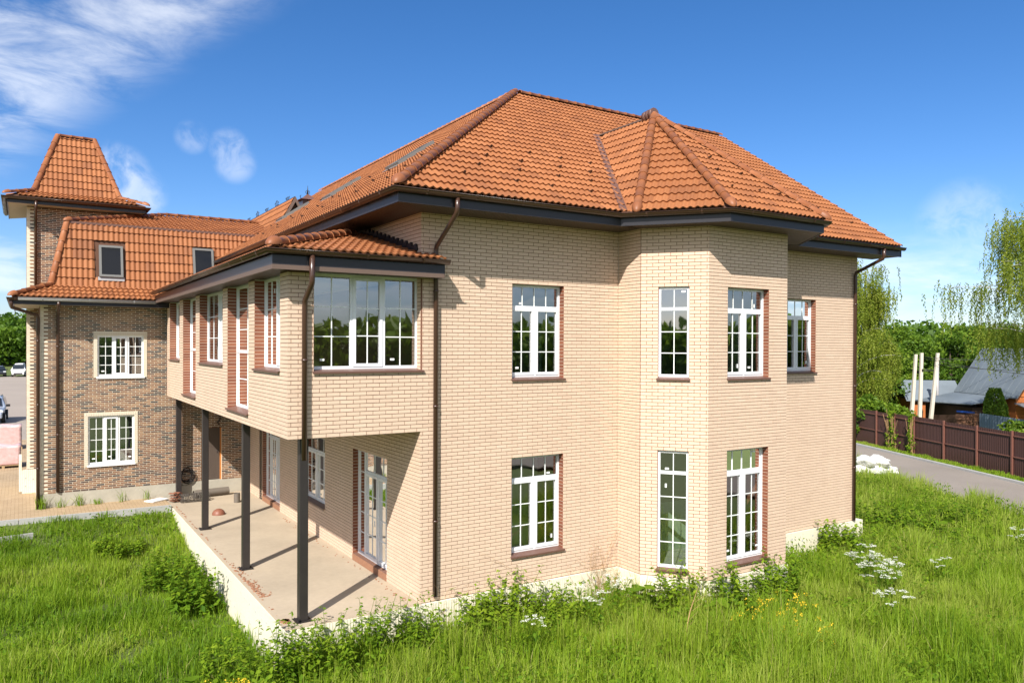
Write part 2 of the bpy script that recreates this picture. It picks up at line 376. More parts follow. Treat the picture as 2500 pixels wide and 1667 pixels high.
def wall(H, name, O, ud, nd, L, z0, z1, openings=(), thick=0.32, mats=('mortar',), bond=(COURSE, PITCH, .2485, .0635), brick='brick',
         nobrick=(), trim=(0, 0), phase=0.0, proud=.008, pick=True, bricks=True, zb=0.0, quoin=None, inset=(0, 0)):
    """O: (x,y) of u=0; openings: (u0,u1,v0,v1); backing set back from the brick face"""
    bops = [tuple(o[:4]) if len(o) == 4 else (o[0]-o[4], o[1]+o[4], o[2], o[3]) for o in openings]; openings = [tuple(o[:4]) for o in openings]
    us = sorted({0.0, L, *[min(max(q, 0), L) for o in bops for q in o[:2]]})
    vs = sorted({z0, z1, *[min(max(q, z0), z1) for o in bops for q in o[2:]]})
    def solid(i, j):
        if i < 0 or j < 0 or i >= len(us)-1 or j >= len(vs)-1: return False
        uc, vc = (us[i]+us[i+1])/2, (vs[j]+vs[j+1])/2
        return not any(o[0] < uc < o[1] and o[2] < vc < o[3] for o in bops)
    us[0] = .013 if trim[0] > .02 or inset[0] else us[0]; us[-1] = L-.013 if trim[1] > .02 or inset[1] else us[-1]
    b = MB(); w0, w1 = -thick, -proud
    def P(u, w, v): return (O[0]+ud[0]*u+nd[0]*w, O[1]+ud[1]*u+nd[1]*w, v)
    for i in range(len(us)-1):
        for j in range(len(vs)-1):
            if not solid(i, j): continue
            a, c, e, g = us[i], us[i+1], vs[j], vs[j+1]
            b.poly([P(a, w1, e), P(c, w1, e), P(c, w1, g), P(a, w1, g)]); b.poly([P(a, w0, e), P(a, w0, g), P(c, w0, g), P(c, w0, e)])
            if not solid(i-1, j): b.poly([P(a, w0, e), P(a, w1, e), P(a, w1, g), P(a, w0, g)])
            if not solid(i+1, j): b.poly([P(c, w0, e), P(c, w0, g), P(c, w1, g), P(c, w1, e)])
            if not solid(i, j-1): b.poly([P(a, w0, e), P(c, w0, e), P(c, w1, e), P(a, w1, e)])
            if not solid(i, j+1): b.poly([P(a, w0, g), P(a, w1, g), P(c, w1, g), P(c, w0, g)])
    w = b.build(name, [M[q] for q in mats], H.root, recalc=False)
    H.walls[name] = w
    if not bricks: return w
    crs, pit, bl, bh = bond; k0 = int(math.floor((z0-zb)/crs+1e-6)); k1 = int(math.ceil((z1-zb)/crs-1e-6))
    ang = math.atan2(ud[1], ud[0])
    for k in range(k0, k1):
        v0 = max(zb+k*crs+(crs-bh)/2, z0); v1 = min(zb+k*crs+(crs+bh)/2, z1)
        if v1-v0 < .012: continue
        vc = (v0+v1)/2; cuts = sorted([(o[0], o[1]) for o in list(openings)+list(nobrick) if o[2] < vc < o[3]])
        segs = []; a = trim[0]
        for c0, c1 in cuts:
            if c0 > a: segs.append((a, c0))
            a = max(a, c1)
        if a < L-trim[1]: segs.append((a, L-trim[1]))
        off = phase+(k % 2)*pit/2
        for (a, c) in segs:
            n0 = int(math.floor((a-off)/pit)); n1 = int(math.ceil((c-off)/pit))
            for n in range(n0, n1):
                u0 = max(off+n*pit+(pit-bl)/2, a+.002); u1 = min(off+n*pit+(pit+bl)/2, c-.002)
                if u1-u0 < .006: continue
                mt = 0
                if quoin and (u0+u1)/2 < quoin[k % 2]: mt = 1
                H.bricks.append((O[0], O[1], ud[0], ud[1], nd[0], nd[1], u0, u1, v0, v1, mt, 1.0 if (pick and u1-u0 > .97*bl and v1-v0 > .97*bh and mt == 0) else 0.0, ang, name))
    return w

LINERS = MB()
def reveal(H, O, ud, nd, u, sgn, v0, v1, depth, bond=COURSE):
    """brown bricks lining one jamb; sgn=+1: jamb faces +u"""
    LINERS.obox(O, ud, nd, min(u-sgn*.02, u+sgn*.002), max(u-sgn*.02, u+sgn*.002), -depth, -.009, v0+.001, v1-.001)
    k0 = int(round(v0/bond)); k1 = int(round(v1/bond))
    for k in range(k0, k1):
        a = k*bond+.004; c = (k+1)*bond-.004
        # u-direction of the jamb is -nd, outward normal is sgn*ud
        H.bricks.append((O[0]+ud[0]*u-nd[0]*.006, O[1]+ud[1]*u-nd[1]*.006, -nd[0], -nd[1], sgn*ud[0], sgn*ud[1], 0.0, depth-.006, a, c, 2, 0.0, 0.0, None))

def bricks_np(B, proud=.008, deep=.03):
    A = np.array([q[:12] for q in B], float)
    n = len(A); V = np.zeros((n, 8, 3))
    for i, (uu, ww, vv) in enumerate(((6, 0, 8), (7, 0, 8), (7, 0, 9), (6, 0, 9), (6, 1, 8), (7, 1, 8), (7, 1, 9), (6, 1, 9))):
        u = A[:, uu]; w = np.where(ww == 0, 0.0, -deep)
        V[:, i, 0] = A[:, 0]+A[:, 2]*u+A[:, 4]*w; V[:, i, 1] = A[:, 1]+A[:, 3]*u+A[:, 5]*w; V[:, i, 2] = A[:, vv]
    # reveal bricks sit proud of the jamb
    pr = (A[:, 10] == 2)*0.006
    V[:, :, 0] += (A[:, 4]*pr)[:, None]; V[:, :, 1] += (A[:, 5]*pr)[:, None]
    F = np.array([(0, 1, 2, 3), (0, 4, 5, 1), (1, 5, 6, 2), (2, 6, 7, 3), (3, 7, 4, 0)])
    F = (F[None]+(np.arange(n)*8)[:, None, None]).reshape(-1, 4)
    # orientation: flip where (ud x z) disagrees with nd
    flip = (A[:, 3]*A[:, 4]*1.0 - A[:, 2]*A[:, 5]) < 0
    ff = F.reshape(n, 5, 4); ff[flip] = ff[flip][:, :, ::-1]
    return V.reshape(-1, 3), ff.reshape(-1, 4), np.repeat(A[:, 10].astype(int), 5), np.repeat(rng.random(n), 5)

def finish_bricks(H, mats, limit=300, bond=(.2485, .0635)):
    B = H.bricks; ctr = []
    for q in B: u = (q[6]+q[7])/2; ctr.append((q[0]+q[2]*u, q[1]+q[3]*u, (q[8]+q[9])/2))
    ctr = np.array(ctr); d = CAM_POS-ctr; dist = np.linalg.norm(d, axis=1)
    nd = np.array([(q[4], q[5], 0) for q in B]); cs = (d*nd).sum(1)/dist
    s = scr(ctr); inside = (s[:, 0] > 5) & (s[:, 0] < 2495) & (s[:, 1] > 5) & (s[:, 1] < 1600)
    score = np.array([q[11] for q in B])*np.clip(cs, 0, 1)/dist**2*inside
    order = np.argsort(-score)[:limit]; order = [i for i in order if score[i] > 0]; chosen = set(order)
    bl, bh = bond; cache = {}
    for i in order:
        q = B[i]; key = (round(q[2], 3), round(q[3], 3))
        if key not in cache:
            V, F, mi, va = bricks_np([(0, 0, q[2], q[3], q[4], q[5], -bl/2, bl/2, -bh/2, bh/2, 0, 0)])
            cache[key] = mesh_np('brick', V, [F], mats[0], var=np.zeros(len(F)))
        pw = H.walls[q[13]]
        o = link('brick', cache[key], pw, local=True, loc=Vector(ctr[i]))
    rest = [B[i] for i in range(len(B)) if i not in chosen]
    V, F, mi, va = bricks_np(rest)
    me = mesh_np('brickwork', V, [F], mats, var=va, midx=mi)
    o = link('brickwork', me, H.root); tag(o, kind='stuff')

# ------------------------------------------------------------------ roofs
TW, TL = 0.30, 0.32
def tile_proto(nseg=12):
    us = np.linspace(0, TW, nseg+1); h = .038*(0.5-0.5*np.cos(2*np.pi*us/.15))**1.15
    V = []; 
    for u, q in zip(us, h): V.append((u, -.012, q+.044))
    for u, q in zip(us, h): V.append((u, TL*.5, q+.024))
    for u, q in zip(us, h): V.append((u, TL+.03, q+.004))
    for u, q in zip(us, h): V.append((u, -.012, q+.044))
    for u, q in zip(us, h): V.append((u, -.006, q+.010))
    n = nseg+1; F = []; sm = []
    for r in (0, 1):
        for i in range(nseg): F.append((r*n+i, r*n+i+1, (r+1)*n+i+1, (r+1)*n+i)); sm.append(True)
    for i in range(nseg): F.append((4*n+i, 4*n+i+1, 3*n+i+1, 3*n+i)); sm.append(False)
    return np.array(V), np.array(F), np.array(sm)
TV, TF, TS = tile_proto()

def slope(H, P0, P1, up, poly, part, tiles=True, deck=True, pick=True, skip=None, thick=.05):
    """P0,P1: eave line; up: any point of the plane above; poly: 3D corner list (convex)"""
    P0 = np.array(P0, float); P1 = np.array(P1, float); up = np.array(up, float)
    ud = (P1-P0)/np.linalg.norm(P1-P0); n = np.cross(ud, up-P0); n /= np.linalg.norm(n)
    if n[2] < 0: n = -n
    vd = np.cross(n, ud)
    if vd[2] < 0: ud = -ud; vd = np.cross(n, ud)
    poly = [np.array(q, float) for q in poly]
    if deck:
        b = MB(); b.prism([q-n*.004 for q in poly], -n*thick); o = b.build('roof_deck', M['deck'], part)
    if not tiles: return
    q2 = np.array([((q-P0)@ud, (q-P0)@vd) for q in poly])
    area = 0.5*np.sum(q2[:, 0]*np.roll(q2[:, 1], -1)-np.roll(q2[:, 0], -1)*q2[:, 1])
    if area < 0: q2 = q2[::-1]
    def side(p):
        r = []
        for i in range(len(q2)):
            a, c = q2[i], q2[(i+1) % len(q2)]; e = c-a; r.append((e[0]*(p[1]-a[1])-e[1]*(p[0]-a[0]))/(np.linalg.norm(e)+1e-9))
        return min(r)
    u0 = math.floor(q2[:, 0].min()/TW)-1; u1 = math.ceil(q2[:, 0].max()/TW)+1
    v0 = math.floor(q2[:, 1].min()/TL-.5); v1 = math.ceil(q2[:, 1].max()/TL)+1
    part_bm = None
    R = np.stack([ud, vd, n], 1)
    clipV = []; 
    for j in range(v0, v1):
        for i in range(u0, u1):
            a = i*TW; c = j*TL
            ss = [side((a+x, c+y)) for x in (.001, TW-.001) for y in (-.005, TL)]
            cen = side((a+TW/2, c+TL/2))
            if max(ss+[cen]) <= 0: continue
            O = P0+ud*a+vd*c
            if skip and skip(O+ud*TW/2+vd*TL/2): continue
            if min(ss) >= -.03: H.tiles.append((O, R, 1.0 if pick else 0.0, part))
            else: clipV.append(O)
    if clipV:
        clipV = np.array(clipV); nt = len(clipV)
        V = (clipV[:, None, :]+(TV@R.T)[None]).reshape(-1, 3); F = (TF[None]+(np.arange(nt)*len(TV))[:, None, None]).reshape(-1, 4)
        bm = bmesh.new(); me = mesh_np('tmp', V, [F], M['tile'], var=np.repeat(rng.random(nt), len(TF)), smooth=np.tile(TS, nt)); bm.from_mesh(me)
        cen = sum(poly)/len(poly)
        for i in range(len(poly)):
            a, c = poly[i], poly[(i+1) % len(poly)]; e = c-a; le = np.linalg.norm(e)
            if le < 1e-6: continue
            e = e/le; no = np.cross(e, n)
            if (cen-a)@no > 0: no = -no
            lift = .022 if abs(e@ud) > .999 and (a-P0)@vd < .05 else 0.0     # keep the eave overhang
            bmesh.ops.bisect_plane(bm, geom=bm.verts[:]+bm.edges[:]+bm.faces[:], plane_co=Vector(a+no*lift), plane_no=Vector(no), clear_outer=True, dist=1e-5)
        bm.to_mesh(me); bm.free(); H.clipped.append(me)

def finish_tiles(H, limit=300):
    T = H.tiles
    ctr = np.array([q[0]+q[1]@np.array([TW/2, TL/2, .03]) for q in T]); d = CAM_POS-ctr; dist = np.linalg.norm(d, axis=1)
    cs = np.array([(d[i]/dist[i])@T[i][1][:, 2] for i in range(len(T))]); s = scr(ctr)
    inside = (s[:, 0] > 5) & (s[:, 0] < 2495) & (s[:, 1] > 5)
    score = np.clip(cs, 0, 1)/dist**2*np.array([q[2] for q in T])*inside
    order = [i for i in np.argsort(-score)[:limit] if score[i] > 0]; chosen = set(order)
    proto = mesh_np('roof_tile', TV, [TF], M['tile'], var=np.zeros(len(TF)), smooth=TS)
    for i in order:
        O, R, _, part = T[i]; o = link('roof_tile', proto, part, local=True, loc=Vector(O)); o.rotation_euler = Matrix(R.tolist()).to_euler()
    rest = [i for i in range(len(T)) if i not in chosen]
    Vs = [np.array(T[i][0])[None]+TV@T[i][1].T for i in rest]; nt = len(rest); nv = len(TV)
    V = np.concatenate(Vs); F = (TF[None]+(np.arange(nt)*nv)[:, None, None]).reshape(-1, 4)
    va = np.repeat(rng.random(nt), len(TF)); sm = np.tile(TS, nt)
    me = mesh_np('tile_field', V, [F], M['tile'], var=va, smooth=sm)
    if H.clipped:
        bm = bmesh.new(); bm.from_mesh(me)
        for q in H.clipped: bm.from_mesh(q)
        bm.to_mesh(me); bm.free()
        for q in H.clipped: bpy.data.meshes.remove(q)
    o = link('tile_field', me, H.root); tag(o, kind='stuff')

_caps = {}
def cap_mesh(r=.125, L=.42):
    key = (r, L)
    if key in _caps: return _caps[key]
    b = MB(); b.sm = True; n = 10; rows = [(-.0, r*1.10, r*.98), (.028, r*1.10, r*.98), (.030, r*1.0, r*.9), (L, r*.90, r*.80)]
    vs = []
    for (x, ro, hz) in rows:
        for k in range(n+1):
            a = math.pi*(k/n); a = -0.12+a*(1+0.24/math.pi); vs.append((x, ro*math.cos(a), hz*math.sin(a)))
    fs = [(i*(n+1)+k, i*(n+1)+k+1, (i+1)*(n+1)+k+1, (i+1)*(n+1)+k) for i in range(len(rows)-1) for k in range(n)]
    b.add(vs, fs)
    b.sm = False; ri = [(0, r*0.95*math.cos(math.pi*k/n), r*.84*math.sin(math.pi*k/n)) for k in range(n+1)]
    b.add(vs[:n+1]+ri, [(k, n+1+k, n+2+k, k+1) for k in range(n)])
    _caps[key] = b.mesh('ridge_tile', M['ridge']); return _caps[key]
def dome_mesh(r=.14):
    key = ('d', r)
    if key in _caps: return _caps[key]
    b = MB(); b.sm = True; n = 10; vs = []; m = 5
    for i in range(m+1):
        t = (i/m)*math.pi/2; x = .10-.24*math.sin(t)*1.0; s = math.cos(t)
        for k in range(n+1): a = -0.1+(math.pi+.2)*k/n; vs.append((x, r*1.08*s*math.cos(a), r*s*math.sin(a)))
    b.add(vs, [(i*(n+1)+k, i*(n+1)+k+1, (i+1)*(n+1)+k+1, (i+1)*(n+1)+k) for i in range(m) for k in range(n)])
    _caps[key] = b.mesh('hip_end_cap', M['ridge']); return _caps[key]
def caps(part, A, B, r=.11, step=.35, dome=True, lift=.03, mate=None):
    """ridge tiles from low A to high B"""
    A = np.array(A, float); B = np.array(B, float); L = np.linalg.norm(B-A); t = (B-A)/L
    y = np.cross((0, 0, 1), t); y /= np.linalg.norm(y); z = np.cross(t, y)
    R = Matrix(np.stack([t, y, z], 1).tolist()).to_euler()
    n = max(1, int(round((L-.10)/step))); st = (L-.06)/n; me = cap_mesh(r, round(st*1.17, 3))
    for i in range(n):
        p = A+t*(.05+i*st)+z*lift
        o = link('ridge_tile', me, part, local=True, loc=Vector(p)); o.rotation_euler = R
    if dome:
        o = link('hip_end_cap', dome_mesh(r*1.1), part, local=True, loc=Vector(A+t*(-.02)+z*(lift+.004))); o.rotation_euler = R

GUT = [(.075*math.cos(a)+.078, .075*math.sin(a)) for a in np.linspace(math.pi, 2*math.pi, 9)]+[(.165, .004), (.163, .012), (.150, .010)]+[(.066*math.cos(a)+.078, .066*math.sin(a)) for a in np.linspace(2*math.pi, math.pi, 9)]
def gutter(part, path, m='gutter', joints=1.0):
    b = MB(); b.sweep(path, GUT, smooth=True); g = b.build('gutter', M[m], part)
    j = MB(); p = [np.array(q, float) for q in path]
    ring = [(.079*math.cos(a)+.078, .079*math.sin(a)) for a in np.linspace(math.pi, 2*math.pi, 9)]
    ring = ring+[(.168, .016), (.16, .02)]+[(.07*math.cos(a)+.078, .07*math.sin(a)) for a in np.linspace(2*math.pi, math.pi, 5)]
    for a, c in zip(p[:-1], p[1:]):
        L = np.linalg.norm(c-a); n = int(L/joints)
        for i in range(n):
            q = a+(c-a)*((i+.5)/max(n, 1)); t = (c-a)/L; j.sweep([q-t*.018, q+t*.018], ring)
    if j.v: o = j.build('gutter_bracket', M[m], g); tag(o, kind='stuff')
    return g
def fascia(part, path, top, bot, m='fascia', th=.03):
    b = MB(); b.sweep(path, [(0, bot), (0, top), (-th, top), (-th, bot)]); return b.build('fascia_board', M[m], part)
def soffit(part, quads, m='soffit', w=.10):
    """quads: (a,b,c,d) with a->b along the fascia, d->c along the wall; strips run between them"""
    b = MB()
    for (a, c, e, g) in quads:
        a, c, e, g = (np.array(q, float) for q in (a, c, e, g)); n = max(1, int(max(np.linalg.norm(c-a), np.linalg.norm(e-g))/w))
        for i in range(n):
            t0, t1 = (i+.05)/n, (i+.95)/n
            b.prism([a+(c-a)*t0, a+(c-a)*t1, g+(e-g)*t1, g+(e-g)*t0], (0, 0, .012))
        up = np.array([0, 0, .010]); b.prism([a+up, c+up, e+up, g+up], (0, 0, .01))
    o = b.build('soffit', M[m], part); tag(o, kind='stuff'); return o
def downpipe(part, pts, r=.048, m='gutter'):
    b = MB(); b.tube(pts, r, 10); o = b.build('downpipe', M[m], part)
    c = MB(); p = [np.array(q, float) for q in pts]; 
    a, e = p[-2], p[-1]; L = np.linalg.norm(e-a); n = max(1, int(L/1.9)); t = (e-a)/L
    for i in range(n): q = a+t*L*(i+.35)/n; c.tube([q-t*.025, q+t*.025], r*1.13, 10)
    for q in p[1:-1]:
        pass
    q = c.build('pipe_clamp', M[m], o); tag(q, kind='stuff')
    return o

# ------------------------------------------------------------------ windows
def window(H, wallname, O, ud, nd, u0, u1, v0, v1, depth, cells, sill=True, name='window', film=False, stick=True, frame_m='pvc', sillm='sill', jamb=(True, True), fw=.055, parent=None):
    """cells: (fu0,fu1,fv0,fv1,cols,rows,sash)"""
    par = parent or H.root
    W, Hh = u1-u0, v1-v0; b = MB(); w1 = -depth; w0 = -depth-.07
    def ob(bb, a, c, e, g, x0, x1): bb.obox(O, ud, nd, a, c, x0, x1, e, g)
    vb = v0+(.045 if sill else 0)
    ob(b, u0, u0+fw, vb, v1, w0, w1); ob(b, u1-fw, u1, vb, v1, w0, w1)
    ob(b, u0+fw, u1-fw, vb, vb+fw, w0, w1-.001); ob(b, u0+fw, u1-fw, v1-fw, v1, w0, w1-.001)
    bars = []
    us = sorted({round(c[k], 4) for c in cells for k in (0, 1)} - {0.0, 1.0}); Hf = v1-vb
    for c in cells:
        for k, e in ((0, 1), (1, 0)):
            if c[k] not in (0, 1): bars.append(('v', c[k], c[2], c[3]))
        for k in (2, 3):
            if c[k] not in (0, 1): bars.append(('h', c[k], c[0], c[1]))
    b.cur = 1
    bars = sorted(set(bars))
    bars = [q for q in bars if not any(r != q and r[0] == q[0] and r[1] == q[1] and r[2] <= q[2] and r[3] >= q[3] for r in bars)]
    for q in bars:
        h = fw*.62
        if q[0] == 'v':
            uu = u0+W*q[1]; ob(b, uu-h, uu+h, vb+Hf*q[2]+fw*.6, vb+Hf*q[3]-fw*.6, w0+.002, w1-.002)
        else:
            vv = vb+Hf*q[1]; ob(b, u0+W*q[2]+fw*.5, u0+W*q[3]-fw*.5, vv-h, vv+h, w0+.003, w1-.003)
    fr = b.build(name, [M[frame_m], M['film' if film else frame_m]], par)
    for (a, c, e, g, cols, rows, sash) in cells:
        a0 = u0+(fw if a == 0 else W*a+fw*.62); a1 = u1-fw if c == 1 else u0+W*c-fw*.62
        if a != 0: a0 = u0+W*a+fw*.62
        e0 = vb+(fw if e == 0 else Hf*e+fw*.62); e1 = v1-fw if g == 1 else vb+Hf*g-fw*.62
        if sash:
            s = MB(); sw = .046; x0, x1 = w0+.012, w1+.014; k = .012
            ob(s, a0-k, a0+sw, e0-k, e1+k, x0, x1); ob(s, a1-sw, a1+k, e0-k, e1+k, x0, x1)
            ob(s, a0+sw, a1-sw, e0-k, e0+sw, x0, x1-.001); ob(s, a0+sw, a1-sw, e1-sw, e1+k, x0, x1-.001)
            s.build('sash', M[frame_m], fr); a0 += sw; a1 -= sw; e0 += sw; e1 -= sw
        gp = w1-.030
        p = MB(); 
        def P(u, w, v): return (O[0]+ud[0]*u+nd[0]*w, O[1]+ud[1]*u+nd[1]*w, v)
        p.poly([P(a0-.01, gp, e0-.01), P(a1+.01, gp, e0-.01), P(a1+.01, gp, e1+.01), P(a0-.01, gp, e1+.01)])
        p.build('pane', M['glass'], fr)
        if cols*rows > 1:
            gb = MB(); t = .009
            for i in range(1, cols): uu = a0+(a1-a0)*i/cols; ob(gb, uu-t, uu+t, e0, e1, gp+.003, gp+.012)
            for j in range(1, rows): vv = e0+(e1-e0)*j/rows; ob(gb, a0, a1, vv-t, vv+t, gp+.002, gp+.011)
            if cols > 1 and rows > 1: gb.build('glazing_bars', M['grille'], fr)
            else:
                for q in range(0, len(gb.v), 8):
                    g1 = MB(); g1.add(gb.v[q:q+8], [(0, 3, 2, 1), (4, 5, 6, 7), (0, 1, 5, 4), (1, 2, 6, 5), (2, 3, 7, 6), (3, 0, 4, 7)]); g1.build('glazing_bar', M['grille'], fr)
        if stick and random.random() < .62:
            st = MB(); hz = random.random() < .65; sw_, sh_ = (.085, .04) if hz else (.04, .085)
            uu = a0+(a1-a0)*random.choice((.18, .78)); vv = e0+(e1-e0)*random.choice((.06, .07, .85))
            vv = min(max(vv, e0+.03), e1-sh_-.03); uu = min(max(uu, a0+.03), a1-sw_-.03)
            ob(st, uu, uu+sw_, vv, vv+sh_, gp+.013, gp+.015); st.build('sticker', M['sticker'], fr)
    if sill:
        s = MB(); x1 = .045
        def P(u, w, v): return (O[0]+ud[0]*u+nd[0]*w, O[1]+ud[1]*u+nd[1]*w, v)
        a, c = u0-.03, u1+.03
        prof = [(w1+.0, v0+.045), (x1, v0+.008), (x1, v0-.030), (x1-.008, v0-.030), (x1-.008, v0+.000), (w1+.0, v0+.030)]
        n = len(prof); vs = []
        for uu, ee in ((u0, 0), (u1, 1)):
            for (w, v) in prof:
                off = (.03 if w > 0 else -.002)*(-1 if ee == 0 else 1); vs.append(P(uu+off, w, v))
        s.add(vs, [tuple(range(n)), tuple(reversed(range(n, 2*n)))]+[(i, (i+1) % n, n+(i+1) % n, n+i) for i in range(n)])
        s.build('sill', M[sillm], fr)
    return fr

# ------------------------------------------------------------------ the beige house
house = thing('brick_house', 'large two-storey beige brick house with orange tiled hip roof and polygonal bay', 'house', (5.0, 6.0, -1.0))
HB = House(house)
W_ = 2.607; ZE = 3.375; ZS = 6.39; ZT = 7.70; XB = 5.014; XG = 14.08
C_ = (XB, -0.764); D_ = (5.934, -1.916); E_ = (8.5155, -1.916); F_ = (9.44, -0.764)
def unit(a, b): d = np.array(b)-np.array(a); return tuple(d/np.linalg.norm(d)), float(np.linalg.norm(d))
FRONT = ((-W_, 0), (1, 0), (0, -1))
DOUBLE = [(0, 1, .755, 1, 4, 1, False), (0, .5, 0, .755, 2, 3, True), (.5, 1, 0, .755, 2, 3, True)]
DOUBLE4 = [(0, 1, .79, 1, 4, 1, False), (0, .5, 0, .79, 2, 4, True), (.5, 1, 0, .79, 2, 4, True)]
SINGLE = [(0, 1, .755, 1, 2, 1, False), (0, 1, 0, .755, 2, 3, False)]
SINGLE4 = [(0, 1, .81, 1, 2, 1, False), (0, 1, 0, .81, 2, 4, False)]
w1, w2 = 2.1166+W_, 3.4617+W_
zu0, zu1 = 58*COURSE, 85*COURSE; zl0, zl1 = 8*COURSE, 36*COURSE
ext_op = (W_-2.14, W_+.03, 61*COURSE, 6.39)
wall(HB, 'front_wall', *FRONT, XB+W_, 0.0, ZT, [(-1, W_, -1, ZE, .013), (-1, W_, ZS, 9, .013), ext_op, (w1, w2, zu0, zu1), (w1, w2, zl0, zl1)], phase=.055, inset=(1, 0))
window(HB, None, *FRONT, *ext_op, .19, [(0, .365, 0, 1, 2, 3, False), (.365, .66, 0, 1, 2, 3, True), (.66, 1, 0, 1, 2, 3, False)])
window(HB, None, *FRONT, w1, w2, zu0, zu1, .155, DOUBLE, film=True)
window(HB, None, *FRONT, w1, w2, zl0, zl1, .155, DOUBLE, film=True)
for (a, c, e, g) in (ext_op, (w1, w2, zu0, zu1), (w1, w2, zl0, zl1)):
    reveal(HB, *FRONT, c, -1, e, g, .19 if g > 6.38 else .16); reveal(HB, *FRONT, a, 1, e, g, .16)
# bay
BC = ((XB, 0), (0, -1), (-1, 0)); wall(HB, 'bay_return_wall', *BC, .764, 0, ZT, trim=(.0, .02), phase=.1)
udc, lcd = unit(C_, D_); CDF = (C_, udc, (udc[1], -udc[0]))
cu = (.385, 1.062); cz0, cz1 = 2*COURSE, 37*COURSE
wall(HB, 'bay_angled_wall', *CDF, lcd, 0, ZT, [(cu[0], cu[1], zu0, zu1), (cu[0], cu[1], cz0, cz1)], phase=.13)
window(HB, None, *CDF, *cu, zu0, zu1, .06, SINGLE, film=True); window(HB, None, *CDF, *cu, cz0, cz1, .06, SINGLE4)
DEF = (D_, (1, 0), (0, -1)); du = (6.52-D_[0], 7.88-D_[0]); dz0, dz1 = 3*COURSE, 37*COURSE
wall(HB, 'bay_front_wall', *DEF, E_[0]-D_[0], 0, ZT, [(*du, zu0, zu1), (*du, dz0, dz1)], phase=.02)
window(HB, None, *DEF, *du, zu0, zu1, .155, DOUBLE, film=True); window(HB, None, *DEF, *du, dz0, dz1, .155, DOUBLE4)
for (e, g) in ((zu0, zu1), (dz0, dz1)): reveal(HB, *DEF, du[1], -1, e, g, .16); reveal(HB, *DEF, du[0], 1, e, g, .13)
for z0, z1 in ((zu0, zu1), (cz0, cz1)): reveal(HB, *CDF, cu[0], 1, z0, z1, .06); reveal(HB, *CDF, cu[1], -1, z0, z1, .06)
uef, lef = unit(E_, F_); wall(HB, 'bay_angled_wall', E_, uef, (uef[1], -uef[0]), lef, 0, ZT, pick=False, trim=(.01, .01))
wall(HB, 'bay_return_wall', F_, (0, 1), (1, 0), .764, 0, ZT, pick=False, trim=(.02, 0))
RGT = ((F_[0], 0), (1, 0), (0, -1)); fu = (10.83-F_[0], 12.18-F_[0])
wall(HB, 'front_wall', *RGT, XG-F_[0], 0, ZT, [(*fu, zu0, zu1)], phase=.07)
window(HB, None, *RGT, *fu, zu0, zu1, .155, DOUBLE); reveal(HB, *RGT, fu[1], -1, zu0, zu1, .16); reveal(HB, *RGT, fu[0], 1, zu0, zu1, .16)
wall(HB, 'gable_wall', (XG, 0), (0, 1), (1, 0), 11.9, 0, ZT, pick=False, trim=(.03, 0))
wall(HB, 'rear_wall', (0, 12.2), (1, 0), (0, 1), XG, 0, ZT, [(a, a+2.0, z0, z0+2.1) for a in (1.2, 4.6, 8.2, 11.2) for z0 in (.9, 4.5)], pick=False, bricks=False, mats=('brick',))
b = MB(); b.prism([(XG-.03, .05, ZT), (XG-.03, 11.85, ZT), (XG-.03, 5.95, 12.3)], (-.25, 0, 0)); b.build('gable_infill', M['brick'], house)
# side wall above the terrace
SIDE = ((0, 0), (0, 1), (-1, 0)); s1 = (1.65, 3.68); s2 = (5.67, 7.75); s3 = (9.8, 11.83)
dz = (2*COURSE, 35.5*COURSE); dz = (.15, 2.625)
side_ops = [(*s1, *dz), (*s2, 11*COURSE, 35*COURSE), (*s3, *dz)]
wall(HB, 'side_wall', *SIDE, 13.88, 0, ZT, side_ops, nobrick=[(0.3, 13.9, ZE+.02, 6.4)], trim=(.031, 0), phase=.1)
DOORS = [(0, .22, 0, 1, 1, 5, False), (.22, 1, .80, 1, 3, 1, False), (.22, .61, 0, .80, 2, 4, True), (.61, 1, 0, .80, 2, 4, True)]
for s in (s1, s3):
    d = window(HB, None, *SIDE, *s, *dz, .13, [(1-c[1], 1-c[0], *c[2:]) for c in DOORS], sill=False, name='terrace_door', film=True, stick=False)
    reveal(HB, *SIDE, s[1], -1, *dz, .13); reveal(HB, *SIDE, s[0], 1, *dz, .13)
    b = MB(); b.box((-.01, s[0]+.01, .004), (.2, s[1]-.01, .146)); b.build('threshold', M['rust'], d)
    b = MB(); uh = s[0]+(s[1]-s[0])*.39; b.tube([(.07, uh+.05, 1.0), (.07, uh+.05, 1.13)], .012, 6); b.build('door_handle', M['pvc'], d)
window(HB, None, *SIDE, *s2, 11*COURSE, 35*COURSE, .13, DOUBLE); reveal(HB, *SIDE, s2[1], -1, 11*COURSE, 35*COURSE, .13); reveal(HB, *SIDE, s2[0], 1, 11*COURSE, 35*COURSE, .13)
# overhanging upper storey
ESIDE = ((-W_, 0), (0, 1), (-1, 0)); LE = 13.6
ew = [(.52, 2.37, 61, 0), (2.86, 4.82, 48, 1), (5.32, 8.16, 61, 0), (8.69, 10.66, 48, 1), (11.23, 13.08, 61, 0)]
ops = [(a, c, k*COURSE, ZS) for a, c, k, t in ew]
wall(HB, 'overhang_side_wall', *ESIDE, LE, ZE, ZS, ops, trim=(.031, 0), phase=.05)
for (a, c, k, t), o in zip(ew, ops):
    if t: cells = [(0, 1, .46, 1, 2, 3, False), (0, 1, 0, .46, 2, 2, False)]
    else: cells = [(0, .5, 0, 1, 2, 3, True), (.5, 1, 0, 1, 2, 3, False)]
    window(HB, None, *ESIDE, *o, .20, cells, stick=not t)
    reveal(HB, *ESIDE, c, -1, o[2], ZS, .21); reveal(HB, *ESIDE, a, 1, o[2], ZS, .21)
